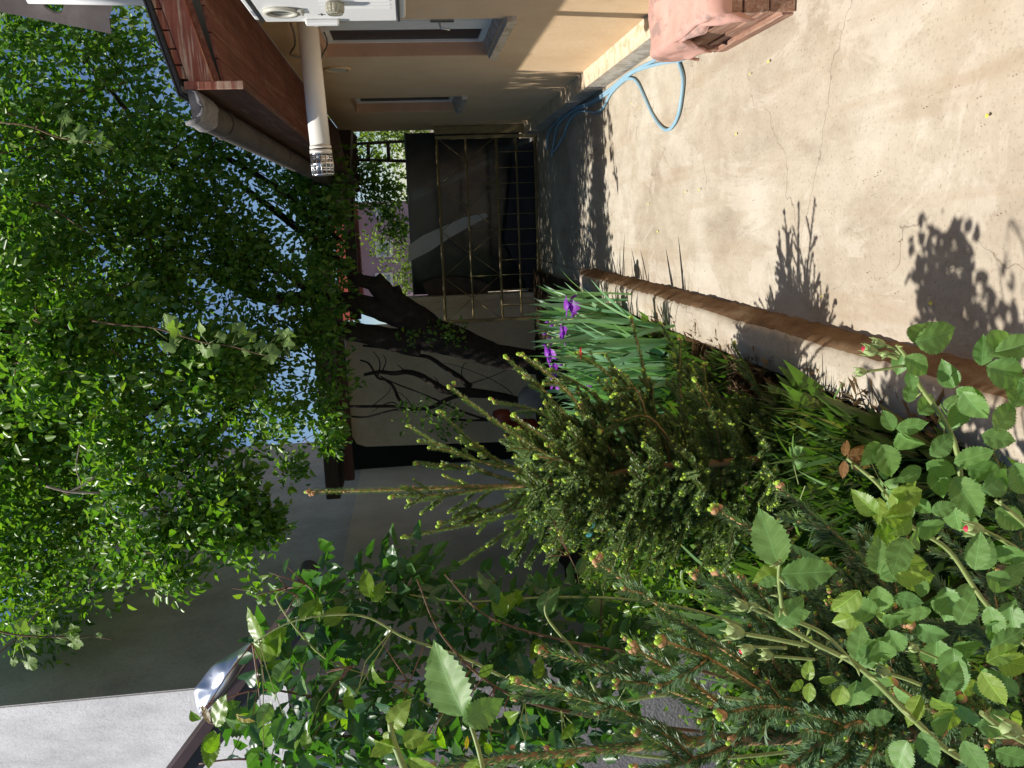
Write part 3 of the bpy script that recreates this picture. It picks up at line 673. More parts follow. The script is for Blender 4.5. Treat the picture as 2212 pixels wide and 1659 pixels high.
tri = [(k+2, 0, 1), (k+2, 1, 2), (k+2, 2, 3), (k, k+2, 3), (k, 3, 4), (k, 4, 5), (k, 5, k+1), (k+1, 5, 6), (k+1, 6, 7), (k+1, 7, 8), (k+1, 8, 9), (k+1, 9, 10), (k+1, 10, 11), (k, k+1, 11), (k, 11, 12), (k, 12, k+2), (k+2, 12, 13), (k+2, 13, 0)]
b.add(allp, tri); fo = b.build('flashing', M['galv'], label='crumpled shiny galvanised flashing sheet on the brown shed roof verge', cat='flashing')
md = fo.modifiers.new('u', 'SUBSURF'); md.levels = 2; md.render_levels = 2; md.boundary_smooth = 'PRESERVE_CORNERS'
fo.data.polygons.foreach_set('use_smooth', [True]*len(fo.data.polygons))
md = fo.modifiers.new('s', 'SOLIDIFY'); md.thickness = .004

# ================================================================== leaf tools
def leafclumps(centers, sizes, per, ln, spread, droop=.3, flat=.5, rng=RNG, bias=(0, 0, 1)):
    """numpy leaves: 6 verts / 2 quads each, folded on the midrib. returns verts, faces"""
    n = len(centers)*per
    c = np.repeat(np.asarray(centers), per, 0); s = np.repeat(np.asarray(sizes), per)
    off = rng.normal(size=(n, 3)); off /= np.linalg.norm(off, axis=1)[:, None]
    pos = c+off*(rng.random(n)**.5*s*spread)[:, None]
    d = off*.7+rng.normal(size=(n, 3))*.5; d[:, 2] -= droop; d /= np.linalg.norm(d, axis=1)[:, None]
    up = rng.normal(size=(n, 3))*flat + np.array(bias)
    sd = np.cross(d, up); sd /= (np.linalg.norm(sd, axis=1)[:, None]+1e-9); nr = np.cross(sd, d)
    L = (ln*(.5+.9*rng.random(n)))[:, None]; Wd = L*.27*(.8+.4*rng.random(n))[:, None]; fo = Wd*(.35+.5*rng.random(n))[:, None]
    b0 = pos; t = pos+d*L-nr*L*.12; l1 = pos+d*L*.3+sd*Wd+nr*fo; l2 = pos+d*L*.68+sd*Wd*.85+nr*fo*.8
    r1 = pos+d*L*.3-sd*Wd+nr*fo; r2 = pos+d*L*.68-sd*Wd*.85+nr*fo*.8
    vs = np.stack([b0, l1, l2, t, r2, r1], 1).reshape(-1, 3); i = np.arange(n)[:, None]*6
    fs_ = np.concatenate([i+np.array([[0, 3, 2, 1]]), i+np.array([[0, 5, 4, 3]])], 0)
    return vs, fs_
def blobs(spec, rng=RNG, gate=None):
    """spec: (center, (rx,ry,rz), n) -> cluster centres near each blob's shell and inside"""
    out = []
    for c, r, n in spec:
        u = rng.normal(size=(n, 3)); u /= np.linalg.norm(u, axis=1)[:, None]
        rr = (rng.random(n)**.45)[:, None]; out.append(np.array(c)+u*rr*np.array(r)*(1+.15*rng.normal(size=(n, 1))))
    o_ = np.concatenate(out)
    if gate is not None:
        keep = [noise.noise(V((p[0]*gate[0], p[1]*gate[0], p[2]*gate[0]))) > gate[1] for p in o_]; o_ = o_[np.array(keep)]
    return o_
def rose_leaf_mesh(name, mt, L=.06, Wr=.62, serr=14, fold=.18, curl=.12, seed=0):
    rnd = random.Random(seed); vs = []; fs_ = []; n = serr*2; U = 4
    for i in range(n+1):
        t = i/n; w_ = math.sin(math.pi*min(1, t*1.02)**.82)**.85*Wr/2 if 0 < t < 1 else 0
        if t > .82: w_ *= 1-.25*(t-.82)/.18
        tooth = (1+.075*(1 if i % 2 else -1)) if 0 < t < 1 else 1
        for k in range(-U, U+1):
            q = k/U; ww = w_*q*(tooth if abs(k) == U else 1)
            z = abs(q)*fold*w_*1.2 - curl*t*t + .012*math.sin(t*math.pi*7-abs(q)*3.2)*min(1, abs(q)*2)*(1-abs(q)*.3) + .01*rnd.uniform(-1, 1)*(abs(q) > .5)
            vs.append((ww*L, t*L, z*L))
    R_ = 2*U+1
    for i in range(n):
        for k in range(2*U): a = i*R_+k; fs_.append((a, a+1, a+R_+1, a+R_))
    # midrib
    b0 = len(vs)
    for i in range(0, n+1, 4):
        t = i/n; w_ = .014*(1-t)+.003; z = -curl*t*t-.010
        vs += [(-w_*L, t*L, (z+.012)*L), (0, t*L, (z-.012)*L), (w_*L, t*L, (z+.012)*L)]
    for j in range(len(range(0, n+1, 4))-1):
        a = b0+j*3; fs_ += [(a, a+1, a+4, a+3), (a+1, a+2, a+5, a+4)]
    return npmesh(name, vs, fs_, mt, True)
def leafset(mt, L, Wr=.62, k=4): return [rose_leaf_mesh('leaf', mt, L, Wr*(.9+.07*i), 12+i, (.12+.08*i), .05+.13*i, i) for i in range(k)]
def basis(d, nrm):
    d = d.normalized(); x = d.cross(nrm); x = x.normalized() if x.length > 1e-6 else d.orthogonal().normalized(); z = x.cross(d)
    return Matrix((x, d, z)).transposed().to_4x4()
def put(me, name, par, pos, d, nrm, s=1):
    mt = basis(V(d), V(nrm)) @ Matrix.Scale(s, 4); mt.translation = V(pos); return link(me, name, par, mt)
def rv(s=1): return V((random.gauss(0, s), random.gauss(0, s), random.gauss(0, s)))

# ================================================================== big tree
TY = 10.3
tr = thing('plum_tree', 'big dark leafy tree with forked leaning trunk in front of the cream outbuilding', 'tree', tuple(atz(1215, 785)))
def tp(px, py, y=TY): return aty(px, py, y)
b = MB(); b.tube(spline([tp(1260, 800), tp(1175, 786), tp(1072, 768), tp(1004, 744), (tp(930, 722)), tp(880, 705)], 4), [.24, .22, .19, .17, .16, .155, .15, .15, .15, .155, .16, .17, .18, .19, .20, .21, .22, .22, .22, .21, .19], 14, wob=.05)
b.build('trunk', M['bark'], tr)
def limb(pts, r0, r1, name='branch', n=9, mt=None, par=None):
    P = spline(pts, 5); k = len(P); b = MB(); b.tube(P, [lerp(r0, r1, i/(k-1)) for i in range(k)], n, wob=.06); return b.build(name, mt or M['bark'], par or tr)
limb([tp(930, 710), tp(880, 672), tp(838, 640), tp(805, 603)], .17, .12)
limb([tp(905, 700), tp(840, 676), tp(770, 655), tp(690, 645), tp(560, 640), tp(400, 560)], .16, .05)
limb([tp(910, 742), tp(850, 735), tp(770, 718), tp(700, 716), tp(610, 745), tp(480, 800), tp(300, 900, 9.2)], .16, .04)
limb([tp(815, 615), tp(770, 600), tp(700, 540), tp(560, 430), tp(420, 330)], .09, .02)
limb([tp(690, 645), tp(540, 520), tp(350, 330), tp(180, 120)], .06, .02)
limb([tp(480, 800), tp(300, 700), tp(100, 600, 9.5)], .06, .02)
limb([tp(610, 745), tp(450, 950, 9), tp(300, 1100, 8.2), tp(200, 1230, 7.8)], .06, .012)
limb([tp(880, 690), tp(862, 640), tp(855, 618)], .07, .05)
# crown clumps: pixel, depth, radius
def bl(px, py, y, r, n, rz=None): return (tuple(tp(px, py, y)), (r, r*.9, rz or r*.8), n)
spec = [bl(80, 100, 8.6, .9, 90), bl(60, 420, 8.4, 1.0, 130), bl(260, 330, 9.0, .8, 95), bl(230, 560, 8.6, .9, 120), bl(60, 740, 8.4, 1.0, 120),
        bl(420, 460, 9.4, .75, 90), bl(560, 560, 9.8, .65, 70), bl(380, 640, 9.0, .8, 100), bl(260, 800, 8.4, .8, 90), bl(540, 720, 9.4, .55, 40),
        bl(480, 880, 8.6, .55, 55), bl(90, 1000, 8.8, .8, 90), bl(60, 1230, 9.0, .8, 110), bl(160, 1180, 8.6, .55, 60), bl(640, 830, 9.2, .45, 30), bl(640, 460, 10.2, .5, 36),
        bl(330, 180, 9.8, .7, 50), bl(420, 300, 10.2, .5, 34), bl(-150, 300, 8.8, 1.3, 150), bl(-150, 800, 8.9, 1.3, 150), bl(-140, 1150, 9.3, 1.0, 90), bl(700, 620, 10.3, .35, 26), bl(640, 550, 10.4, .4, 26), bl(560, 960, 8.6, .45, 36), bl(640, 380, 9.8, .45, 40), bl(560, 330, 9.8, .5, 44), bl(470, 300, 9.6, .45, 40), bl(700, 470, 10.0, .35, 30), bl(450, 700, 8.8, .6, 60), bl(330, 500, 8.8, .7, 70), bl(620, 650, 9.6, .4, 30), bl(160, 240, 8.4, .7, 60), bl(640, 600, 9.4, .42, 50), bl(700, 720, 9.3, .30, 28), bl(600, 720, 9.3, .4, 44), bl(690, 820, 9.2, .3, 26), bl(700, 560, 9.8, .3, 26), bl(590, 820, 9.0, .4, 40), bl(480, 600, 9.2, .5, 50), bl(700, 400, 10.2, .35, 28), bl(640, 700, 9.8, .4, 36), bl(540, 420, 9.6, .5, 50), bl(620, 500, 9.8, .45, 44), bl(540, 640, 9.4, .45, 44), bl(450, 560, 9.2, .6, 50), bl(480, 780, 8.8, .5, 44), bl(200, 120, 9.2, .5, 30)]
spec = [(c, r, int(n*1.3)) for c, r, n in spec]
cc = blobs(spec, gate=(1.7, -.04))
vs, fs_ = leafclumps(cc, np.full(len(cc), .27), 20, .072, 1.0, bias=(-.1, -.45, .9))
# hanging sunlit sprays
spray = []
def zz(px, py, y, r, n): spray.append(bl(px, py, y, r, n))
for q in ((250, 1000, 7.4, .42, 60), (400, 990, 7.3, .40, 60), (500, 1060, 7.2, .32, 40), (330, 1120, 7.3, .42, 65), (270, 1220, 7.4, .36, 50), (430, 1170, 7.2, .34, 48), (530, 1180, 7.2, .26, 26), (380, 1270, 7.3, .22, 20),
          (560, 1130, 7.3, .24, 20), (40, 640, 7.5, .5, 60), (130, 700, 7.4, .42, 50), (60, 800, 7.4, .5, 60), (210, 770, 7.4, .36, 40), (250, 880, 7.4, .26, 22), (430, 800, 7.4, .3, 34), (500, 790, 7.5, .28, 28),
          (300, 690, 7.6, .3, 20), (680, 900, 8.3, .22, 20), (700, 935, 8.2, .2, 16), (600, 900, 8.1, .22, 14), (90, 480, 7.8, .4, 26), (300, 260, 8.3, .35, 26), (560, 1270, 7.1, .10, 5), (340, 1320, 7.3, .08, 4), (630, 1010, 7.9, .12, 6)): zz(*q)
spray = [(c, r, int(n*1.1)) for c, r, n in spray]
sc_ = blobs(spray, gate=(2.6, -.15))
vs2, fs2 = leafclumps(sc_, np.full(len(sc_), .16), 16, .082, 1.0, bias=(-.35, -.75, .85))
V2 = np.concatenate([vs, vs2]); F2 = np.concatenate([fs_, fs2+len(vs)])
# drop a few leaves (the nearest) into single leaf objects
cr = D.objects.new('crown', npmesh('crown', V2, F2, M['crown'])); COL.objects.link(cr); cr.parent = tr; cr.location = -tr.location; cr['kind'] = 'stuff'
lm = [npmesh('leaf', leafclumps([(0, 0, 0)], [0.0], 1, .085, 0)[0], [[0, 3, 2, 1], [0, 5, 4, 3]], M['crown']) for _ in range(4)]
for i in range(300):
    c = sc_[RNG.integers(len(sc_))]; p = V(c)+rv(.09); p.y -= .10
    put(random.choice(lm), 'leaf', tr, p, rv(), rv(.4)+V((0, 0, 1)), random.uniform(.8, 1.3))
tw = MB()
for i in range(0, len(cc), 5):
    p = V(cc[i]); q = p+V((random.uniform(-.3, .3), random.uniform(-.1, .5), random.uniform(.1, .5))); tw.tube([q, (p+q)/2+rv(.04), p], [.012, .008, .004], 4, cap=False)
for i in range(0, len(sc_), 3):
    p = V(sc_[i]); q = p+V((random.uniform(-.15, .15), random.uniform(0, .25), random.uniform(.05, .3))); tw.tube([q, (p+q)/2+rv(.03), p], [.006, .004, .002], 4, cap=False)
tw.build('twigs', M['brownbark'], tr, kind='stuff')
# canopy above the picture that shades the yard end
spec = [((-1.9, 8.6, 6.05), (1.5, 1.15, .55), 190), ((-.2, 8.8, 6.1), (1.4, 1.2, .6), 150), ((-1.0, 10, 6.2), (1.6, 1.2, .6), 120), ((-1.3, 9.0, 6.1), (1.7, 1.1, .5), 130), ((-2.2, 10.5, 6.3), (1.6, .9, .45), 170), ((-2.8, 10.3, 6.0), (1.6, 1.6, .8), 120), ((-.5, 10.5, 6.2), (1.6, 1.8, .8), 130), ((1.2, 10.5, 6.0), (1.5, 2.0, .9), 120), ((-2.2, 12.6, 5.6), (1.8, 1.4, .9), 90), ((.4, 12.8, 5.6), (1.8, 1.4, .9), 90), ((2.6, 9.0, 5.4), (1.3, 1.6, .9), 80), ((-4.2, 10.5, 6.2), (1.3, 1.6, .8), 70)]
c3_ = blobs(spec); vs, fs_ = leafclumps(c3_, np.full(len(c3_), .42), 26, .085, 1.0)
cr = D.objects.new('upper_crown', npmesh('upper_crown', vs, fs_, M['crown'])); COL.objects.link(cr); cr.parent = tr; cr.location = -tr.location; cr['kind'] = 'stuff'
# small leafy shoots low on the trunk
c4 = np.concatenate([np.array([tuple(tp(900+random.uniform(-30, 90), 715+random.uniform(-22, 25), 9.9)) for _ in range(9)]),
                     np.array([tuple(tp(930+random.uniform(-60, 60), 900+random.uniform(-22, 35), 9.4)) for _ in range(16)])])
vs, fs_ = leafclumps(c4, np.full(len(c4), .13), 12, .06, 1.0)
o = D.objects.new('trunk_shoots', npmesh('trunk_shoots', vs, fs_, M['crown'])); COL.objects.link(o); o.parent = tr; o.location = -tr.location; o['kind'] = 'stuff'

def bush(name, label, cat, spec, per, ln, size, mt, group=None, trunk=None):
    c = blobs(spec); vs, fs_ = leafclumps(c, np.full(len(c), size), per, ln, 1.0)
    base = (float(np.mean([s[0][0] for s in spec])), float(np.mean([s[0][1] for s in spec])), 0)
    t = thing(name, label, cat, base, group)
    o = D.objects.new('crown', npmesh('crown', vs, fs_, mt)); COL.objects.link(o); o.parent = t; o.location = -t.location; o['kind'] = 'stuff'
    if trunk:
        b = MB()
        for pts, r in trunk: b.tube(spline(pts, 4), r, 7)
        b.build('trunk', M['bark'], t)
    return t
bush('tall_tree', 'pale yellow green tree rising above the house roof', 'tree', [((3.6, 12.5, 5.2), (1.3, 1.3, 1.2), 70), ((4.2, 13, 6.6), (1.3, 1.2, 1.2), 60), ((2.7, 13.5, 4.4), (.9, 1, .9), 40)], 22, .09, .4, M['crownfar'], None, [([(4, 13, 0), (4, 13, 3), (3.8, 13, 5.5)], .14)])
bush('garden_tree', 'yellow green tree beyond the gateway beside the house corner', 'tree', [((2.3, 19, 2.3), (1.0, 1.0, 1.0), 60), ((1.6, 20, 1.7), (.8, .8, .7), 30)], 20, .11, .35, M['crownfar'], None, [([(2.3, 19, 0), (2.3, 19, 1), (2.2, 19, 2.2)], .1)])
bush('climbing_vine', 'dark leafy creeper hanging from the pergola above the metal panel', 'vine', [(tuple(aty(800, 395, 12.9)), (.45, .2, .25), 44), (tuple(aty(840, 430, 12.9)), (.4, .2, .2), 34), (tuple(aty(850, 500, 12.8)), (.35, .2, .16), 18), (tuple(aty(810, 345, 12.9)), (.15, .15, .12), 6)], 14, .07, .17, M['crown'])
bush('yard_shrub', 'bright green shrub growing in front of the far mauve house', 'shrub', [(tuple(aty(865, 620, 15)), (.5, .3, .2), 14), (tuple(aty(830, 520, 15)), (.5, .3, .3), 16), (tuple(aty(872, 560, 15)), (.6, .3, .15), 14)], 14, .07, .2, M['crownfar'], None, [([(-.3, 15, 0), (-.3, 15, .8), (-.2, 15, 1.7)], .04)])
# cables and branches over the roof
b = MB(); b.tube(spline([aty(480, 335, 9.5), aty(590, 400, 9.8), aty(690, 480, 10), aty(745, 530, 10.2)], 4), [.03]*13, 6); b.build('bare_branch', M['bark'], tr)

# dry gnarled shrub in front of the cream wall
ds = thing('dry_shrub', 'bare gnarled dark shrub spreading its twigs against the cream wall', 'shrub', tuple(atz(1235, 900)))
def zd(x, y): return (677.7+.286*x, 677.7+.286*y)
for pts, r0, r1 in (([(1750, 720), (1600, 680), (1400, 625), (1180, 590), (1000, 580), (940, 550), (860, 500), (790, 460), (700, 440), (600, 450), (500, 440), (380, 460)], .075, .022),
                    ([(1180, 560), (1100, 480), (980, 400), (870, 330), (700, 300), (550, 260), (370, 240)], .04, .014),
                    ([(1300, 620), (1100, 620), (980, 660), (880, 710), (700, 720), (600, 700), (400, 700), (220, 700)], .035, .018),
                    ([(680, 690), (640, 640), (600, 550), (540, 500), (480, 480), (420, 380), (350, 350)], .025, .010),
                    ([(880, 710), (600, 730), (400, 780), (230, 770)], .02, .012), ([(1560, 830), (1300, 805), (1150, 805), (950, 780), (830, 720)], .02, .014),
                    ([(1300, 800), (1100, 730), (950, 660), (780, 590), (600, 520), (500, 470)], .018, .008),
                    ([(480, 480), (500, 400), (490, 340), (450, 285)], .012, .005), ([(520, 430), (545, 360), (525, 310)], .010, .004), ([(700, 440), (650, 400), (630, 380)], .01, .004),
                    ([(1200, 540), (1120, 470), (1130, 390), (1160, 370)], .009, .003), ([(1180, 530), (1330, 480), (1470, 420)], .008, .004), ([(960, 560), (930, 500), (905, 470)], .01, .003),
                    ([(440, 700), (560, 600), (580, 550)], .007, .003), ([(1380, 640), (1500, 610), (1350, 500), (1100, 400), (980, 370)], .007, .003), ([(740, 700), (700, 640), (640, 590)], .008, .003), ([(640, 700), (600, 670), (520, 690), (440, 740)], .009, .004)):
    limb([aty(*zd(x, y), 10.9) for x, y in pts], r0, r1, 'branch', 6, M['bark'], ds)

# small objects in the garden
gn = thing('garden_gnome', 'painted garden gnome with turquoise hat half hidden behind the spruce', 'garden gnome', (0, 0, 0))
gc = aty(1187, 1125, 6.2); gn.location = (gc.x, gc.y, 0)
def g(z): return (gc.x, gc.y, gc.z+z)
b = MB(); b.tube([g(-.75), g(-.55), g(-.3), g(-.12), g(-.07)], [.13, .16, .15, .10, .05], 14); b.build('coat', M['turq'], gn)
b = MB(); b.ball(g(0), .075, 14, 10, 0, (1, 1, 1.15)); b.ball((gc.x+.01, gc.y-.075, gc.z-.005), .018, 8, 6, 0)
for s_ in (-1, 1): b.ball((gc.x+s_*.03, gc.y-.062, gc.z-.02), .02, 8, 6)
b.build('face', M['skin'], gn)
b = MB()
for s_ in (-1, 1): b.ball((gc.x+s_*.026, gc.y-.068, gc.z+.022), .009, 6, 5)
b.build('eyes', M['dark'], gn)
b = MB(); b.tube([(gc.x, gc.y, gc.z+.04), (gc.x, gc.y+.01, gc.z+.09), (gc.x-.01, gc.y+.03, gc.z+.20)], [.083, .06, .008], 14); b.build('hat', M['turq'], gn)
b = MB(); b.ball((gc.x, gc.y-.035, gc.z-.09), .06, 10, 8, 0, (1, .7, 1.3)); b.tube([(gc.x-.08, gc.y-.03, gc.z+.035), (gc.x, gc.y-.078, gc.z+.045), (gc.x+.08, gc.y-.03, gc.z+.035)], .014, 6); b.build('beard', M['beard'], gn)
for (px, py, r, yy) in ((1080, 902, .10, 9.4), (1125, 935, .17, 9.4)):
    c = aty(px, py, yy); b = MB(); b.tube([(c.x, c.y, c.z-r*1.2), (c.x, c.y, c.z-r), (c.x, c.y, c.z), (c.x, c.y, c.z+r*.7), (c.x, c.y, c.z+r*.8)], [r*.6, r*.9, r, r*.85, r*.6], 18)
    b.tube([(c.x, c.y, c.z+r*.8), (c.x, c.y, c.z+r*1.1)], [r*.3, r*.25], 10)
    b.build('enamel_pot', M['redpot'], label='small red enamel pot among the dark shrub stems' if r < .12 else 'large dark red enamel pot standing behind the spruce', cat='pot')
c = aty(1150, 862, 10.6); b = MB(); b.ball(c, .19, 18, 12, 0, (1, .6, 1)); b.build('round_stone', M['stone'], label='round grey stone leaning at the foot of the cream wall', cat='stone')

# ================================================================== hanging vine shoots
def vine(label, pts, depth, leaves):
    depth = {3.2: 7.0, 3.3: 6.75, 3.0: 6.8}[depth]; kz = depth/3.2*.92
    P = [atd(x, y, depth) for x, y in pts]; t = thing('vine_shoot', label, 'vine shoot', tuple(P[0]), 'grape vine shoots hanging from above')
    b = MB(); b.tube(spline(P, 5), [lerp(.008, .0035, i/(len(P)*5-5)) for i in range((len(P)-1)*5+1)], 6); b.build('stem', M['brownbark'], t)
    for (x, y, s_) in leaves:
        p = atd(x, y, depth)+rv(.01); j = min(range(len(P)), key=lambda i: (P[i]-p).length)
        nr = -FW+rv(.35)+SUN*.5; put(random.choice(VL), 'leaf', t, p, (p-P[j]).normalized()+V((0, 0, -.5))+rv(.3), nr, s_*1.2*kz)
        c = MB(); c.tube([P[j], p], .003, 4); c.build('petiole', M['cane'], t)
def vine_leaf(seed):
    rnd = random.Random(seed); vs = [(0, 0, 0)]; n = 40
    for i in range(n+1):
        a = lerp(-2.6, 2.6, i/n); r = .5+.17*math.cos(a*2.4+.0)**2+.03*(1 if i % 2 else -1)+.10*math.cos(a)
        x = math.sin(a)*r; y = .38+math.cos(a)*r; z = .12*math.sin(a*3+seed)*r-.15*(x*x)+.04*rnd.uniform(-1, 1); vs.append((x*.055, y*.055, z*.055))
    vs[0] = (0, .38*.055, .003); return npmesh('leaf', vs, [(0, i, i+1) for i in range(1, n+1)], M['vine'], True)
VL = [vine_leaf(i) for i in range(3)]
vine('short grape vine shoot with pale leaves hanging in front of the crown above the gutter', [(0, 264), (60, 272), (130, 298), (200, 308), (245, 325)], 3.2, [(130, 262, .8), (142, 275, .7), (160, 292, .9), (150, 300, .6), (200, 300, .7), (205, 315, .6), (140, 255, .5), (222, 310, .5)])
vine('long grape vine shoot with broad pale leaves hanging in the middle of the tree', [(200, 693), (260, 702), (330, 708), (400, 728), (450, 742), (500, 748), (560, 765), (625, 775)], 3.3,
     [(375, 718, 1.0), (395, 712, .9), (360, 728, .9), (385, 742, .6), (430, 722, .8), (445, 740, .9), (455, 752, .8), (515, 722, .8), (530, 735, .6), (570, 768, 1.0), (560, 758, .7), (605, 738, 1.15), (618, 752, .7), (595, 725, .6), (545, 760, .6), (470, 735, .6), (620, 730, .5)])
vine('grape vine shoot with small pale leaves hanging before the grey wall', [(-10, 1362), (40, 1372), (120, 1376), (200, 1375), (245, 1382)], 3.0, [(38, 1368, .7), (55, 1390, .8), (50, 1415, .9), (60, 1378, .6), (78, 1372, .6), (118, 1380, .6), (150, 1385, .9), (135, 1372, .7), (165, 1375, .7), (150, 1362, .6), (210, 1371, .35), (30, 1420, .5), (118, 1360, .5)])
b = MB(); P = [tp(x, y, 6.9) for x, y in ((100, 1050), (150, 1062), (215, 1065))]; b.tube(spline(P, 4), .011, 6); b.tube(spline([tp(150, 1062, 6.9), tp(185, 1045, 6.9), tp(205, 1030, 6.9)], 4), .009, 6)
b.tube(spline([tp(175, 1045, 6.9), tp(165, 1010, 6.9), tp(172, 960, 6.9)], 4), .005, 5); b.build('bare_twig', M['greybark'], tr)

# ================================================================== SPRUCES
def needles(buf, P, L0, dens, rad, tipf=1, rng=random, nw=.00125):
    """needles along polyline P, appended as thin triangles to buf=(verts,faces)"""
    vs, fs_ = buf
    for i in range(len(P)-1):
        a, c = P[i], P[i+1]; d = c-a; L = d.length
        if L < 1e-6: continue
        t = d/L; u = t.orthogonal().normalized(); w_ = t.cross(u); n = max(1, int(L*dens))
        for _ in range(n):
            s_ = rng.random(); an = rng.random()*6.283; ln = L0*rng.uniform(.7, 1.1)
            rd = u*math.cos(an)+w_*math.sin(an)
            if rd.z < -.3 and rng.random() < .6: rd.z = -rd.z
            dr = (rd*.85+t*.75+V((0, 0, .12))).normalized(); p = a+d*s_+rd*rad; sd = dr.cross(rd)
            sd = (sd.normalized() if sd.length > 1e-6 else w_)*nw
            k = len(vs); vs += [p-sd, p+sd, p+dr*ln*.7+sd*.9, p+dr*ln, p+dr*ln*.7-sd*.9]; fs_.append((k, k+1, k+2, k+3, k+4))
def spruce_branch(par, P, r0, sub=6, L0=.016, dens=700, sublen=.25, buds=True, upbias=.35, rr=random, budscale=1.0, bare=.0, lev2=True, nw=.00125, mw=None):
    P = spline(P, 5); k = len(P); b = MB(); b.tube(P, [lerp(r0, .0025, i/(k-1)) for i in range(k)], 6, 0)
    nb = ([], []); needles(nb, P[int(k*bare):], L0, dens, r0*.6, rng=rr, nw=nw); tips = [(P[-1], (P[-1]-P[-3]).normalized())]
    for s_ in range(sub):
        f = rr.uniform(.12, .9) if sub > 3 else (s_+1)/(sub+1); i = min(k-2, int(f*(k-1))); base = P[i]; t = (P[i+1]-P[i]).normalized()
        sd = t.cross(V((0, 0, 1))); sd = sd.normalized() if sd.length > .1 else V((1, 0, 0))
        side = sd*(1 if s_ % 2 else -1); ln = sublen*(1.05-f)*rr.uniform(.6, 1.1)+.03
        d = (t*.8+side*.75+V((0, 0, upbias*rr.uniform(-.3, 1)))).normalized()
        Q = [base, base+d*ln*.5+V((0, 0, .0)), base+d*ln+V((0, 0, ln*.15))]
        b.tube(Q, [.003, .0025, .0018], 4, 0, cap=False); needles(nb, Q, L0, dens, .002, rng=rr, nw=nw); tips.append((Q[-1], d))
        if lev2 and ln > .1:
            for q in range(int(ln/.055)):
                g_ = rr.uniform(.15, .85); bb = base+d*ln*g_; d2 = (d*.8+d.cross(V((0, 0, 1)))*(.8 if q % 2 else -.8)+V((0, 0, rr.uniform(-.1, .3)))).normalized(); l2 = ln*.35*rr.uniform(.6, 1.2)
                Q2 = [bb, bb+d2*l2]; b.tube(Q2, [.002, .0014], 3, 0, cap=False); needles(nb, Q2, L0, dens, .0015, rng=rr, nw=nw)
                if rr.random() < .5: tips.append((Q2[-1], d2))
    if buds:
        for j, (p, d) in enumerate(tips):
            big = (j == 0); n = (5 if par.name.startswith('near') else 3) if big else rr.choice((1, 1, 2, 0))
            for q in range(n):
                s_ = budscale*rr.uniform(.7, 1.1)*(.0085 if big else .0062); o_ = rv(.006*budscale)*(q > 0)
                nr_ = par.name.startswith('near'); b.ball(p+d*.002+o_, s_*(1.15 if nr_ else .8), 7, 5, 2); b.ball(p+d*(.006+s_*.6)+o_*1.2, s_*(.72 if nr_ else 1), 7, 5, 3, (1, 1, 1.15))
    base = len(b.v); b.v += [tuple(x) for x in nb[0]]; b.f += [tuple(i+base for i in f) for f in nb[1]]; b.m += [1]*len(nb[1]); b.sm += [False]*len(nb[1])
    return b.build('branch', [mw or M['spwood'], M['needle2'] if par.name.startswith('near') else M['needle'], M['budscale'], M['bud']], par)
def spruce_trunk(par, P, r0, L0=.016, dens=500, needle_from=.4, mt=None):
    P = spline(P, 5); k = len(P); b = MB(); b.tube(P, [lerp(r0, .004, (i/(k-1))**.8) for i in range(k)], 9, 0, wob=.05)
    nb = ([], []); needles(nb, P[int(k*needle_from):], L0, dens, .008)
    base = len(b.v); b.v += [tuple(x) for x in nb[0]]; b.f += [tuple(i+base for i in f) for f in nb[1]]; b.m += [1]*len(nb[1]); b.sm += [False]*len(nb[1])
    for q in range(5): b.ball(P[-1]+rv(.008), .010, 6, 5, 2); 
    b.ball(P[-1]+V((0, 0, .018)), .009, 7, 5, 3, (1, 1, 1.6)); 
    for q in range(7): b.ball(P[-1-int(q*1.3)-1]+rv(.010), .006, 5, 4, 2)
    b.build('trunk', [mt or M['sptrunk'], M['needle2'] if par.name.startswith('near') else M['needle'], M['budscale'], M['bud']], par)
SYD = 3.65
sp = thing('young_spruce', 'young spruce with tall thin leader and lime green buds in the middle of the bed', 'spruce tree', tuple(atz(1745, 985)))
def s1(px, py, dy=0): return aty(px, py, SYD+dy)
TP = [V((sp.location.x, sp.location.y, .03)), s1(1560, 1000), s1(1400, 1010), s1(1250, 1040), s1(1100, 1050), s1(1000, 1052), s1(850, 1058), s1(672, 1062)]
spruce_trunk(sp, TP, .022, .017, 1500, needle_from=.35, mt=M['spwood'])
main = [((1200, 1040), (1000, 985), (885, 922), 0), ((1180, 1040), (1060, 985), (952, 892), .1), ((1260, 1030), (1100, 930), (972, 836), -.1), ((1300, 1010), (1190, 860), (1095, 772), .1), ((1330, 990), (1230, 850), (1132, 768), -.2),
        ((1130, 1045), (1020, 1015), (900, 1000), .05), ((1080, 1052), (960, 1068), (855, 1071), -.05), ((1100, 1052), (1010, 1062), (890, 1084), .1), ((1180, 1045), (1060, 1100), (955, 1130), 0), ((1250, 1035), (1090, 1110), (880, 1160), -.1),
        ((1280, 1030), (1140, 1120), (988, 1222), 0), ((1380, 1010), (1290, 860), (1195, 800), .2), ((1400, 1010), (1330, 830), (1250, 765), 0), ((1300, 1020), (1200, 960), (1110, 900), -.2), ((1280, 1030), (1180, 900), (1072, 868), .15),
        ((1420, 1010), (1380, 850), (1330, 850), -.2), ((1450, 1005), (1400, 830), (1365, 690), .15), ((1500, 1005), (1470, 850), (1470, 735), 0), ((1480, 1005), (1400, 900), (1300, 930), -.25), ((1300, 1020), (1250, 1130), (1180, 1180), -.1),
        ((1400, 1010), (1330, 1150), (1245, 1290), -.1), ((1430, 1010), (1380, 1130), (1350, 1210), .1), ((1560, 1000), (1530, 860), (1520, 790), 0), ((1560, 1000), (1540, 900), (1500, 820), -.3), ((1300, 1020), (1240, 1000), (1160, 985), -.35)]
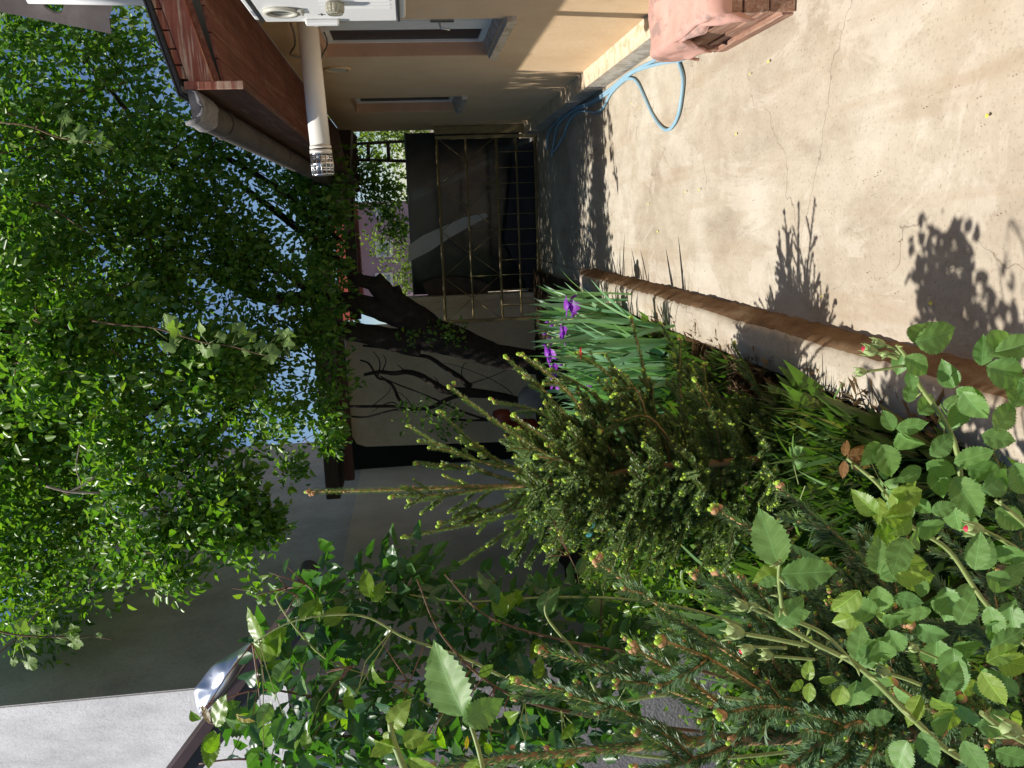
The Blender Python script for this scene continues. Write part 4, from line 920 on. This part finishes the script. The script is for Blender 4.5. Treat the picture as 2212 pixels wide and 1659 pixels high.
for a_, m_, t_, dy in main:
    spruce_branch(sp, [s1(*a_), s1(m_[0], m_[1], dy*.6), s1(t_[0], t_[1], dy)], .006, 5, sublen=.20, dens=1500, lev2=True, L0=.018, budscale=1.05, nw=.0017)
rr = random.Random(3)
for wv in range(80):
    z = rr.uniform(.15, 1.3); f = 1-(z-.1)/2.3; trz = V((-1.165, 3.65, z))
    for q in range(1):
        an = rr.random()*6.283; ln = .62*f*rr.uniform(.75, 1.15)+.08; d = V((math.cos(an), math.sin(an), 0))
        P = [trz, trz+d*ln*.5+V((0, 0, .10*ln)), trz+d*ln+V((0, 0, .35*ln))]
        spruce_branch(sp, P, .005, 10, sublen=.26, dens=1150, rr=rr, budscale=.75, L0=.019, upbias=.5, nw=.0019, mw=M['brownbark'])

# near spruce at the picture bottom
sp2 = thing('near_spruce', 'small spruce with thick brown shoots close to the camera among the roses', 'spruce tree', (-.99, 1.28, 0))
def s2(px, py, d=1.42): return atd(px, py, d)
spruce_trunk(sp2, [V((-.98, 1.22, .03)), V((-.97, 1.24, .5)), s2(2000, 1585), s2(1850, 1590), s2(1500, 1603), s2(1250, 1625), s2(1050, 1645), s2(860, 1690)], .017, .017, 2000, .30, M['spwood'])
br2 = [((1850, 1590), (1560, 1400), (1290, 1215), 1.35), ((1700, 1595), (1420, 1480), (1172, 1405), 1.4), ((1500, 1602), (1300, 1520), (1118, 1476), 1.45), ((1650, 1590), (1500, 1480), (1372, 1402), 1.3), ((1780, 1590), (1560, 1440), (1435, 1385), 1.25),
       ((2000, 1560), (1780, 1250), (1548, 1100), 1.5), ((2100, 1500), (1850, 1200), (1690, 1058), 1.5), ((1900, 1560), (1680, 1380), (1545, 1235), 1.55), ((1880, 1560), (1720, 1400), (1600, 1250), 1.6), ((1980, 1560), (1760, 1380), (1500, 1240), 1.75),
       ((2050, 1600), (1850, 1400), (1790, 1230), 1.4), ((1900, 1600), (1700, 1530), (1560, 1540), 1.2), ((1950, 1600), (1850, 1560), (1700, 1660), 1.2), ((2050, 1620), (2000, 1400), (1905, 1290), 1.45), ((1600, 1600), (1500, 1640), (1380, 1670), 1.3),
       ((2100, 1600), (2000, 1450), (1960, 1350), 1.3), ((2200, 1500), (2120, 1200), (2080, 1100), 1.5), ((2250, 1500), (2200, 1150), (2140, 960), 1.55), ((2150, 1620), (2050, 1560), (1930, 1480), 1.2), ((1760, 1590), (1760, 1480), (1650, 1440), 1.45),
       ((2000, 1500), (1900, 1330), (1850, 1210), 1.6), ((2200, 1450), (2020, 1250), (1900, 1120), 1.7), ((1900, 1590), (1930, 1650), (1850, 1700), 1.3), ((2100, 1640), (2150, 1560), (2060, 1500), 1.3), ((1820, 1590), (1780, 1340), (1700, 1250), 1.7)]
for a_, m_, t_, d_ in br2:
    spruce_branch(sp2, [s2(*a_), s2(*m_, lerp(1.42, d_, .6)), s2(*t_, d_)], .0048, 4, .0195, 2000, .16, True, .3, budscale=.72, lev2=True, nw=.0014)
rr = random.Random(5)
for wv in range(8):
    z = lerp(.2, 1.15, wv/7); trz = V((-.98, 1.3, z))
    for q in range(6):
        an = rr.random()*6.283; ln = rr.uniform(.3, .5)*(1.15-.35*z); d = V((math.cos(an), math.sin(an), 0))
        spruce_branch(sp2, [trz, trz+d*ln*.5+V((0, 0, .1*ln)), trz+d*ln+V((0, 0, .4*ln))], .0035, 7, .0165, 1800, .2, True, .3, rr=rr, budscale=.55, mw=M['brownbark'], nw=.0014)

# ================================================================== IRISES
def blade_mesh(name, mt, L, W_, bend, seed):
    n = 9; vs = []; fs_ = []; rnd = random.Random(seed); tw_ = rnd.uniform(-.5, .5)
    for i in range(n+1):
        t = i/n; w_ = W_*(.55+.9*t-.2*t*t)*(1-t**3.2)+.0006; a = tw_*t; y = L*(t-.10*bend*t*t); x = L*bend*.45*t**2.3; fold = .25*(1-t)
        c, s_ = math.cos(a), math.sin(a)
        for q in (-1, 0, 1): vs.append((q*w_*s_+x+(0 if q else w_*fold), y, q*w_*c))
    for i in range(n):
        a = i*3; fs_ += [(a, a+1, a+4, a+3), (a+1, a+2, a+5, a+4)]
    return npmesh(name, vs, fs_, mt, True)     # grows along +Y of the mesh
def blades(name, part, label, cat, spots, mt, Lr, W_, n, lean, seed, group=None, bend=(.1, .7), sd=.22):
    rnd = random.Random(seed); ms = [blade_mesh(part, mt, 1, W_, lerp(bend[0], bend[1], i/9), i) for i in range(10)]
    c0 = V((sum(s[0] for s in spots)/len(spots), sum(s[1] for s in spots)/len(spots), .05)); t = thing(name, label, cat, tuple(c0), group)
    for i in range(n):
        s = spots[i % len(spots)]; r = s[2]; p = V((s[0]+rnd.gauss(0, r*.5), s[1]+rnd.gauss(0, r*.5), .06)); L = rnd.uniform(*Lr)*(s[3] if len(s) > 3 else 1)
        an = rnd.random()*6.283; d = V((0, 0, 1))+V(lean)*rnd.uniform(.3, 1.3)+V((rnd.gauss(0, sd), rnd.gauss(0, sd), 0)); fa = V((math.cos(an), math.sin(an), .1))
        m_ = basis(d, fa) @ Matrix.Diagonal((L, L, L, 1)); m_.translation = p; link(rnd.choice(ms), part, t, m_)
    return t
iris = blades('iris_clump', 'leaf', 'dense clump of grey green iris blades beside the far end of the kerb', 'iris', [(-.95, 6.6, .35), (-1.2, 6.0, .3), (-.95, 5.4, .26, .9), (-1.35, 6.8, .4), (-1.5, 5.8, .3), (-.9, 7.3, .25)], M['iris'], (.50, .80), .033, 300, (.10, 0, 0), 1, sd=.15)
blades('blade_clump', 'leaf', 'clump of broad arching green blades between the spruce and the kerb', 'iris', [(-1.0, 2.9, .16), (-1.05, 3.2, .12), (-.98, 2.7, .1)], M['irisdark'], (.26, .46), .026, 64, (-.10, -.06, 0), 2, bend=(.4, 1.5), sd=.45)
blades('shaded_blades', 'leaf', 'shaded clump of long dark blades behind the near spruce', 'iris', [(-1.75, 3.1, .3), (-2.0, 3.6, .3), (-1.7, 2.6, .25)], M['irisdark'], (.4, .7), .03, 120, (0, 0, 0), 3, bend=(.3, 1.2))
def petal_mesh(name, mt, L, W_, bend, seed):
    rnd = random.Random(seed); vs = []; fs_ = []; n = 7; U = 3
    for i in range(n+1):
        t = i/n; w_ = W_*math.sin(math.pi*(t*.86+.06))**.7
        for k in range(-U, U+1):
            q = k/U; vs.append((q*w_, L*t*math.cos(bend*t), L*math.sin(bend*t)*t+.16*w_*q*q+.12*W_*math.sin(k*2+i*1.7+seed)*abs(q)))
    for i in range(n):
        for k in range(2*U): a = i*(2*U+1)+k; fs_.append((a, a+1, a+2*U+2, a+2*U+1))
    return npmesh(name, vs, fs_, mt, True)
PM = [petal_mesh('petal', M['purple'], .055, .026, -.9+.25*i, i) for i in range(3)]; PU = [petal_mesh('petal', M['purple'], .05, .024, .5+.2*i, i) for i in range(3)]
def iris_flower(px, py, y, s_=1):
    s_ *= 1.5
    p = aty(px, py, y); b = MB(); root = V((p.x-.04, p.y, .1)); b.tube(spline([root, (root+p)/2+V((.02, 0, 0)), p], 4), .005, 6)
    f = b.build('flower_stalk', M['cane'], iris)
    for k in range(3):
        a = 2*math.pi*k/3+px; d = V((math.cos(a), math.sin(a), .25)); o = put(random.choice(PM), 'petal', iris, p, d, V((0, 0, 1)), s_)
        a += 1.05; d = V((math.cos(a)*.5, math.sin(a)*.5, 1)); o = put(random.choice(PU), 'petal', iris, p, d, V((math.cos(a), math.sin(a), 0)), s_)
def iris_bud(px, py, y, L=.06):
    p = aty(px, py, y); b = MB(); root = V((p.x-.03, p.y, .1)); b.tube(spline([root, (root+p)/2+V((.02, 0, 0)), p], 4), .004, 5, 0)
    b.tube([p, p+V((-.004, 0, L*.35)), p+V((-.008, 0, L*.6))], [.004, .011, .006], 7, 0); b.tube([p+V((-.007, 0, L*.5)), p+V((-.01, 0, L*.8)), p+V((-.013, 0, L*1.15))], [.006, .010, .001], 7, 1)
    b.build('flower_bud', [M['budgreen'], M['purple']], iris)
for q in ((1232, 660, 6.6, 1.25), (1218, 722, 6.5, 1.1), (1188, 762, 6.4, 1.05), (1195, 800, 6.2, .9), (1200, 825, 6.2, .9), (1272, 822, 6.0, .7)): iris_flower(*q)
for q in ((1195, 692, 6.6), (1205, 700, 6.5), (1190, 718, 6.5), (1200, 728, 6.6), (1190, 742, 6.5), (1215, 770, 6.3), (1225, 785, 6.3), (1250, 680, 6.6), (1225, 690, 6.5)): iris_bud(*q)
tl = thing('red_flower', 'single bright red flower standing among the iris blades', 'flower', tuple(aty(1255, 765, 5.6))); tl.location.z = .05
p = aty(1255, 765, 5.6); b = MB(); b.tube([V((p.x, p.y, .05)), p], .004, 6); b.build('stem', M['cane'], tl)
RP = [petal_mesh('petal', M['redpetal'], .045, .026, .6+.2*i, i) for i in range(2)]
for k in range(6): a = k*1.047; put(random.choice(RP), 'petal', tl, p, V((math.cos(a)*.7, math.sin(a)*.7, .6)), V((math.cos(a), math.sin(a), -.4)), 1)

# grass and dry tufts
def grass(name, label, region, n, hr, mt, seed, w_=.0022, curve=.6):
    rg_ = np.random.default_rng(seed); pts = []
    while len(pts) < n:
        x = rg_.uniform(region[0], region[1]); y = rg_.uniform(region[2], region[3])
        if noise.noise(V((x*3.2, y*3.2, seed))) > -.12+region[4]: pts.append((x, y, .06+.03*noise.noise(V((x*5, y*5, 0)))))
    p = np.array(pts); h = rg_.uniform(hr[0], hr[1], n)[:, None]; a = rg_.random(n)*6.283; d = np.stack([np.cos(a), np.sin(a), np.zeros(n)], 1); s_ = np.stack([-np.sin(a), np.cos(a), np.zeros(n)], 1)*w_
    z = np.array([[0, 0, 1.]]); c = rg_.uniform(.1, curve, n)[:, None]
    v = np.stack([p-s_, p+s_, p+z*h*.6+d*h*c*.35+s_*.8, p+z*h*(1-.3*c)+d*h*c, p+z*h*.6+d*h*c*.35-s_*.8], 1).reshape(-1, 3); i = np.arange(n)[:, None]*5
    o = D.objects.new(name, npmesh(name, v, i+np.array([[0, 1, 2, 3, 4]]), mt)); COL.objects.link(o); fin(o, label, 'grass', None, 'stuff')
grass('bed_grass', 'thin green grass and weeds growing in the planted bed', (-4.3, -.76, 1.5, 8.3, 0), 40000, (.05, .22), M['grass'], 3, .0018)
grass('tall_grass', 'taller grass tuft between the spruce and the kerb', (-1.25, -.78, 2.3, 3.4, -.3), 3500, (.12, .34), M['grass'], 4, .0016)
grass('dry_tuft', 'dry straw coloured stalks lying beside the kerb', (-.98, -.70, 2.3, 6.0, -.1), 3600, (.04, .14), M['dry'], 5, .0014, 1.4)
sheetc = blobs([((-2.4, 4.6, .3), (.7, 1.6, .25), 90), ((-2.6, 2.8, .35), (.7, 1.0, .3), 60)]); vs, fs_ = leafclumps(sheetc, np.full(len(sheetc), .18), 16, .05, 1.0)
o = D.objects.new('ground_cover', npmesh('ground_cover', vs, fs_, M['crown'])); COL.objects.link(o); fin(o, 'low leafy ground cover in the shade beside the grey wall', 'ground cover', None, 'stuff')

# ================================================================== ROSES
LR = leafset(M['rose'], .06, .66); LY = leafset(M['roseyoung'], .06, .60); LD = leafset(M['rosedark'], .06, .60); LRED = leafset(M['rosered'], .055, .5, 2); LLI = leafset(M['roselime'], .06, .6); LYE = leafset(M['yleaf'], .05, .45, 2)
def img(dx, dy): return (XC*dx - YC*dy)
def pleaf(par, px, py, d, lpx, ang, kind=LR, tilt=.35, face=0, wscale=1):
    """one leaflet: base pixel, depth, length in pixels, direction angle in the picture (0 = right, 90 = down)"""
    L = lpx*(1.14 if par is r1 else 1)/F_PX*d; a = math.radians(ang); dr = img(math.cos(a), math.sin(a))+FW*random.uniform(-tilt, tilt); nr = -FW+SUN*.5+rv(tilt*.7)+img(random.uniform(-face, face), random.uniform(-face, face))
    me = random.choice(kind); return put(me, 'leaf', par, atd(px, py, d), dr, nr, L/.06)
def compound(par, base, d, nrm, L=.10, leaf=.05, kind=LR, n=5, mt=None):
    d = V(d).normalized(); s_ = d.cross(V(nrm)).normalized(); b = MB(); tip = base+d*L+V((0, 0, -.1*L)); b.tube([base, base+d*L*.5, tip], [.0016, .0013, .001], 4, cap=False); b.build('petiole', mt or M['cane'], par)
    ks = random.uniform(.85, 1.1)
    put(random.choice(kind), 'leaf', par, tip, d+V((0, 0, -.2)), V(nrm)+rv(.2), leaf/.06*1.15*ks)
    for j in range((n-1)//2):
        f = .92-.38*j; p = lerp(base, tip, f)
        for sg in (-1, 1): put(random.choice(kind), 'leaf', par, p+s_*sg*.003, d*.45+s_*sg+V((0, 0, -.15)), V(nrm)+rv(.25), leaf/.06*(1-.12*j)*ks)
def cane(par, pts, r0, r1, mt=None, thorns=True, name='cane'):
    P = spline(pts, 6); k = len(P); b = MB(); b.tube(P, [lerp(r0, r1, i/(k-1)) for i in range(k)], 8)
    if thorns:
        for i in range(2, k-1, 3):
            t = (P[i+1]-P[i]).normalized(); o_ = t.orthogonal(); o_.rotate(Matrix.Rotation(random.random()*6.28, 3, t)); r = lerp(r0, r1, i/(k-1)); b.tube([P[i]+o_*r*.6, P[i]+o_*(r+.006)-t*.002], [.0022, .0003], 5)
    b.build(name, mt or M['cane'], par); return P
def bud(par, px, py, d, rpx, ang, col=None, open_=.5, stalk=None):
    r = rpx/F_PX*d; a = math.radians(ang); dr = img(math.cos(a), math.sin(a)).normalized(); p = atd(px, py, d)
    b = MB(); b.tube([p-dr*r*1.3, p-dr*r*.8, p-dr*r*.1, p+dr*r*.6, p+dr*r*1.0], [r*.45, r*.8, r, r*.75, r*.25 if not col else r*.6], 12, 0)
    if col:
        b.tube([p+dr*r*.3, p+dr*r*.9, p+dr*r*1.35], [r*.72, r*.62, r*.15], 10, 1)
    s1_ = dr.orthogonal().normalized()
    for k in range(5):
        o_ = s1_.copy(); o_.rotate(Matrix.Rotation(k*1.257, 3, dr)); b.tube([p-dr*r*.2+o_*r*.85, p+dr*r*.6+o_*r*(.8+open_*.3), p+dr*r*1.5+o_*r*(.7+open_)], [r*.26, r*.2, r*.02], 4, 0)
    b.build('flower_bud', [M['budgreen'], col or M['budgreen']], par)
    if stalk: cane(par, [p-dr*r*1.2, (p-dr*r*1.2+atd(*stalk, d))/2+img(4, 0)*(d/F_PX), atd(*stalk, d)], r*.28, r*.32, None, False, 'stalk')
r1 = thing('rose_bush', 'light green rose bush with red tipped buds close to the camera beside the kerb', 'rose bush', (-.62, 1.05, 0))
def c1(pts, d, r0=.004, r1_=.0022, mt=None): return cane(r1, [atd(x, y, dd) for (x, y), dd in zip(pts, d)], r0, r1_, mt)
cA = c1([(2420, 1250), (2130, 1180), (2060, 950), (1985, 830), (1958, 772), (1935, 745)], [1.25, 1.15, 1.1, 1.08, 1.06, 1.06])
cB = c1([(2500, 1500), (2260, 1420), (2135, 1310), (2050, 1190), (1960, 1130), (1900, 1050), (1830, 990)], [1.3, 1.2, 1.15, 1.12, 1.1, 1.1, 1.1])
cC = c1([(2400, 1750), (2100, 1650), (1980, 1560), (1900, 1480), (1840, 1430), (1760, 1390), (1690, 1350)], [1.0, .9, .86, .84, .83, .82, .82], .0036)
cD = c1([(2600, 1350), (2330, 1230), (2200, 1120), (2150, 1080)], [1.1, 1.05, 1.0, 1.0])
cE = c1([(1850, 1440), (1780, 1370), (1700, 1330), (1685, 1280), (1682, 1240), (1685, 1210)], [.83, .82, .8, .78, .76, .75], .0022, .0014)
cF = c1([(2500, 1700), (2300, 1640), (2190, 1590), (2120, 1540)], [.8, .75, .72, .7], .003)
for (px, py, d, l, a, k) in ((1975, 738, 1.06, 92, -12, LR), (1975, 742, 1.07, 62, -60, LR), (1975, 735, 1.1, 60, -35, LR), (1955, 770, 1.05, 62, 35, LR), (1950, 760, 1.08, 46, 100, LR), (1965, 800, 1.07, 40, 80, LR),
        (2065, 840, 1.08, 58, 25, LR), (2060, 838, 1.1, 58, -120, LR), (2080, 845, 1.06, 75, 55, LR), (2135, 770, 1.0, 86, -40, LR), (2130, 790, 1.0, 90, 20, LR), (2120, 790, 1.02, 60, -90, LR), (2085, 870, 1.1, 58, 115, LR), (2150, 760, 1.0, 80, -15, LR),
        (1935, 925, 1.08, 60, -10, LR), (1940, 935, 1.09, 70, 40, LR), (1930, 930, 1.1, 45, -110, LR), (1905, 960, 1.07, 78, 65, LR), (1900, 955, 1.08, 60, 130, LR), (1960, 870, 1.09, 48, -70, LR), (1985, 895, 1.1, 52, -50, LR),
        (2000, 1000, 1.08, 66, 20, LR), (2010, 985, 1.05, 62, -45, LR), (2020, 1010, 1.1, 58, 80, LR), (1990, 1010, 1.06, 56, 150, LR), (2060, 1000, 1.04, 76, -20, LR), (2060, 1030, 1.04, 90, 60, LR), (2090, 1010, 1.02, 80, 10, LR), (2120, 1060, 1.0, 70, -30, LR), (2150, 1100, 1.0, 80, 30, LR), (2120, 940, 1.02, 70, 10, LR), (2150, 930, 1.0, 75, -50, LR), (2190, 1000, 1.0, 80, 60, LR),
        (1975, 1075, 1.08, 44, 50, LR), (1970, 1085, 1.08, 52, 120, LR), (2060, 1090, 1.08, 70, 70, LR), (2085, 1080, 1.08, 44, -20, LR), (2100, 1110, 1.08, 50, 100, LR), (1830, 990, 1.1, 46, -35, LRED), (1830, 985, 1.1, 52, -10, LRED), (1825, 995, 1.1, 42, 90, LRED), (1835, 990, 1.1, 40, 45, LRED), (1825, 985, 1.1, 36, -80, LRED), (1848, 1000, 1.1, 40, 20, LRED),
        (1930, 1060, 1.07, 60, 70, LY), (1925, 1062, 1.06, 58, 0, LY), (1900, 1075, 1.06, 52, 100, LY), (1905, 1120, 1.02, 98, 25, LY), (1905, 1118, 1.02, 80, -5, LY), (1900, 1130, 1.03, 76, 60, LY), (1895, 1110, 1.04, 60, -140, LY), (1940, 1090, 1.06, 54, -30, LY), (1980, 1130, 1.05, 70, 20, LR),
        (1683, 1225, .76, 118, -108, LR), (1690, 1228, .78, 60, 160, LY), (1685, 1240, .75, 112, -2, LR), (1680, 1250, .77, 40, 160, LR), (1680, 1350, .80, 72, -52, LR), (1700, 1335, .82, 46, -20, LR),
        (1745, 1470, .84, 40, -90, LY), (1750, 1475, .84, 42, 95, LY), (1770, 1465, .84, 44, 15, LY), (1735, 1470, .84, 36, 150, LY),
        (1895, 1240, .9, 70, -88, LR), (1900, 1250, .9, 72, -35, LR), (1895, 1265, .9, 70, 75, LR), (1890, 1330, .88, 70, -150, LR), (1905, 1330, .88, 66, 15, LR), (1920, 1360, .9, 62, 60, LR), (1850, 1430, .86, 74, -80, LR), (1860, 1440, .86, 80, -55, LR), (1870, 1450, .85, 84, 50, LR), (1850, 1470, .86, 80, 85, LR), (1850, 1330, .9, 50, 150, LY), (1930, 1290, .9, 56, 10, LR), (1980, 1350, .9, 62, 30, LR), (1990, 1290, .9, 44, -90, LR), (2010, 1300, .9, 50, 20, LR),
        (2060, 1390, .82, 84, 25, LR), (2060, 1400, .82, 80, 95, LR), (2070, 1350, .82, 70, -60, LR), (2130, 1350, .8, 74, 20, LR), (2140, 1400, .8, 74, -30, LR), (2150, 1420, .74, 84, 20, LY), (2130, 1430, .74, 70, -30, LY), (2120, 1450, .74, 78, 60, LY), (1990, 1580, .78, 70, 70, LR), (2010, 1560, .78, 72, 10, LR), (1960, 1600, .78, 80, 100, LR), (2080, 1600, .75, 76, 60, LR), (2110, 1570, .74, 80, -10, LR), (2150, 1620, .74, 80, 20, LR), (2060, 1520, .8, 66, 40, LR), (2040, 1490, .8, 60, -60, LR), (2100, 1490, .8, 70, -20, LR),
        (2110, 1230, .95, 66, -70, LR), (2130, 1240, .95, 60, 30, LR), (2160, 1260, .95, 70, -30, LR), (2090, 1260, .95, 66, 110, LR), (2150, 1180, .95, 72, 30, LR), (2180, 1300, .9, 70, 90, LR), (1820, 1480, .85, 50, 100, LY), (2200, 1500, .8, 80, -150, LR), (2190, 880, 1.0, 80, -60, LR), (2200, 820, .98, 80, 30, LR)):
    pleaf(r1, px, py, d, l, a, k)
for (px, py, d, l, a) in ((920, 1500, .62, 0, 0),): pass
for q in ((1878, 757, 1.06, 13, 195, M['pinkpetal'], .4, (1940, 775)), (1895, 742, 1.06, 12, 190, None, .5, (1945, 765)), (1858, 803, 1.06, 10, 180, None, .5, (1955, 790)), (1910, 765, 1.06, 8, 160, None, .5, (1945, 768)),
          (2103, 1143, .98, 16, 185, M['pinkpetal'], .4, (2195, 1185)), (1600, 1308, .82, 13, 195, None, .6, (1700, 1350)), (1585, 1365, .82, 17, 190, None, .8, (1745, 1395)), (1612, 1403, .82, 12, 160, M['pinkpetal'], .4, (1700, 1400)), (1655, 1415, .82, 11, 190, None, .6, (1760, 1425)),
          (1905, 1450, .84, 14, 200, None, .5, (1990, 1480)), (1972, 1400, .84, 10, 200, None, .5, (2060, 1440)), (2180, 1575, .66, 20, 190, None, .6, (2280, 1640)), (1625, 1310, .82, 9, 170, None, .6, (1690, 1345))): bud(r1, *q)
# extra volume of compound leaves low in the bush (casts the dappled shade)
rr = random.Random(11)
for i in range(6):
    base = V((rr.uniform(-.75, -.50), rr.uniform(1.2, 2.3), rr.uniform(.45, .95))); compound(r1, base, (rr.gauss(0, 1), rr.gauss(0, 1), rr.uniform(-.1, .5)), V((-.3, -.2, 1))+rv(.25), .09, .045, LR)
for i in range(0):
    x, y = rr.uniform(-.9, -.6), rr.uniform(1.3, 2.3); cane(r1, [V((x-.1, y, .05)), V((x, y, .45)), V((x+.1, y+.05, .95))], .004, .002)

rr = random.Random(17)
for i in range(34):
    px = rr.uniform(1850, 2210); py = rr.uniform(1050, 1655)
    if (px-1850)*.5 < (1300-py)*.5 - 60: continue
    pleaf(r1, px, py, rr.uniform(.78, 1.1), rr.uniform(48, 84), rr.uniform(0, 360), rr.choice([LR, LR, LR, LY]), .6)
# nearest leaf pair
r3 = thing('rose_shoot', 'nearest rose shoot with two large serrated leaves held up in front of the dark bush', 'rose shoot', tuple(atd(1045, 1700, .6)))
cane(r3, [atd(1045, 1800, .60), atd(1045, 1690, .60), atd(1035, 1625, .60), atd(1010, 1545, .605)], .0022, .0014, None, False)
for (px, py, d, l, a, k, nz_) in ((1003, 1548, .60, 172, -118, LR, .08), (1000, 1560, .595, 100, -25, LR, .1), (1032, 1640, .58, 60, 120, LY, .2), (1020, 1660, .58, 60, 50, LY, .2)):
    L = l/F_PX*d; an = math.radians(a); put(k[1], 'leaf', r3, atd(px, py, d), img(math.cos(an), math.sin(an))+FW*nz_, -FW+SUN*.25+rv(nz_), L/.06)
r4 = thing('rose_tip', 'blurred yellow green rose tip at the bottom edge beside the large leaf pair', 'rose shoot', tuple(atd(870, 1700, .5)))
cane(r4, [atd(920, 1800, .5), atd(880, 1680, .5), atd(850, 1600, .5), atd(842, 1560, .5)], .0026, .0016, None, False)
for (px, py, l, a) in ((845, 1570, 70, -60), (850, 1600, 60, 150), (860, 1620, 60, 200), (880, 1640, 66, 20), (840, 1580, 40, 100), (870, 1600, 60, -20)): pleaf(r4, px, py, .5, l, a, LY, .5)

# dark glossy rose bush on the left
r2 = thing('dark_rose_bush', 'tall glossy dark leaved rose bush with reddish canes in front of the shed', 'rose bush', (-1.35, 2.2, 0))
rr = random.Random(21)
def d2(px, py, d): return atd(px, py, d)
canes = []
for pts in ([(1900, 1560), (1500, 1500), (1300, 1520), (1150, 1490), (1000, 1420), (880, 1380), (780, 1330), (640, 1340), (545, 1390)], [(1900, 1600), (1500, 1640), (1200, 1600), (1000, 1560), (850, 1480), (700, 1420), (600, 1300), (620, 1270)],
            [(1900, 1480), (1600, 1350), (1400, 1300), (1200, 1290), (1000, 1300), (850, 1280), (760, 1275)], [(1900, 1650), (1500, 1700), (1100, 1660), (900, 1600), (760, 1590), (600, 1600), (450, 1560)],
            [(1700, 1500), (1400, 1420), (1200, 1380), (1050, 1330), (960, 1240)], [(1000, 1560), (860, 1530), (700, 1510), (560, 1490), (430, 1530)], [(1300, 1520), (1250, 1420), (1180, 1330), (1190, 1270)], [(1700, 1600), (1350, 1560), (1100, 1500), (960, 1380), (900, 1250)], [(900, 1640), (700, 1650), (520, 1640), (430, 1650)]):
    dd = rr.uniform(2.05, 2.5); canes.append((cane(r2, [d2(x, y, dd+.0*i) for i, (x, y) in enumerate(pts)], .0055, .002, rr.choice([M['redcane'], M['darkcane'], M['darkcane'], M['cane']])), dd))
pw_ = [(520, 1560, 90, 90), (560, 1470, 80, 70), (640, 1400, 80, 90), (700, 1300, 60, 60), (800, 1330, 110, 90), (900, 1290, 110, 80), (720, 1560, 120, 90), (860, 1500, 120, 100), (1000, 1420, 130, 100), (1050, 1300, 110, 70), (1150, 1400, 110, 90), (1000, 1580, 130, 80), (1200, 1540, 110, 80), (1300, 1380, 90, 80), (1330, 1480, 70, 80), (850, 1620, 160, 50), (650, 1620, 120, 50), (1180, 1640, 110, 30), (1200, 1290, 60, 40), (860, 1240, 50, 30)]
leafpos = []
for i in range(275):
    c = rr.choice(pw_); px = rr.gauss(c[0], c[2]*.55); py = rr.gauss(c[1], c[3]*.55)
    if px < 640 and py < 1300+ (640-px)*1.2: continue
    d = rr.uniform(2.4, 2.62) if py < 1450 else rr.uniform(1.75, 2.6); s_ = rr.uniform(.6, 1.15)*d/2.1; kind = rr.choices([LD, LLI, LR, LYE], [.62, .27, .09, .02])[0]
    p = atd(px, py, d); dr = V((rr.gauss(0, 1), rr.gauss(0, 1), rr.gauss(.2, .9))); nr = V((rr.gauss(-.3, .9), rr.gauss(-.3, .9), rr.gauss(.5, .7)))
    put(rr.choice(kind), 'leaf', r2, p, dr, nr, s_)
    leafpos.append(p)
for (px, py, l, a, k) in ((570, 1395, 92, -118, LLI), (575, 1395, 60, -40, LLI), (600, 1418, 64, 200, LLI), (600, 1420, 62, -95, LLI), (610, 1425, 70, 120, LLI), (470, 1570, 104, -8, LD), (465, 1570, 84, -70, LLI), (462, 1578, 80, 95, LLI), (455, 1560, 50, -130, LRED), (650, 1340, 54, -60, LLI), (690, 1345, 60, -100, LLI), (700, 1350, 62, -40, LLI),
                          (850, 1225, 54, -95, LD), (800, 1290, 66, -110, LLI), (805, 1300, 50, -60, LLI), (1085, 1330, 72, -60, LLI), (1090, 1335, 64, -110, LLI), (1175, 1330, 66, -75, LR), (1060, 1260, 50, 70, LD), (720, 1400, 70, 10, LD), (780, 1420, 60, -20, LD)):
    pleaf(r2, px, py, 2.35, l, a, k, .4)
# rest of its foliage: small leaves as one part
cen = np.array([tuple(atd(rr.gauss(c[0], c[2]*.5), rr.gauss(c[1], c[3]*.5), rr.uniform(2.42, 2.62) if c[1] < 1440 else rr.uniform(2.2, 2.7))) for c in pw_ for _ in range(10 if c[1] < 1440 else 24) if not (c[0] < 600)])
vs, fs_ = leafclumps(cen, np.full(len(cen), .10), 5, .062, 1.0)
o = D.objects.new('small_leaves', npmesh('small_leaves', vs, fs_, M['rosedark'])); COL.objects.link(o); o.parent = r2; o.location = -r2.location; o['kind'] = 'stuff'
for p in leafpos[::3]:
    P0 = min((q for c_, dd in canes for q in c_), key=lambda q: (q-p).length)
    if (P0-p).length < .35: b = MB(); b.tube([P0, (P0+p)/2+rv(.01), p], [.0018, .0014, .001], 4, cap=False); b.build('petiole', rr.choice([M['redcane'], M['cane']]), r2)
for (px, py) in ((620, 1270), (640, 1285), (660, 1262), (880, 1470), (760, 1440), (1230, 1200)):
    b = MB()
    for q in range(5): p = atd(px, py, 2.0); b.tube([p, p+rv(.03)+V((0, 0, .02))], [.0018, .0006], 4)
    b.build('red_sprout', M['redcane'], r2)
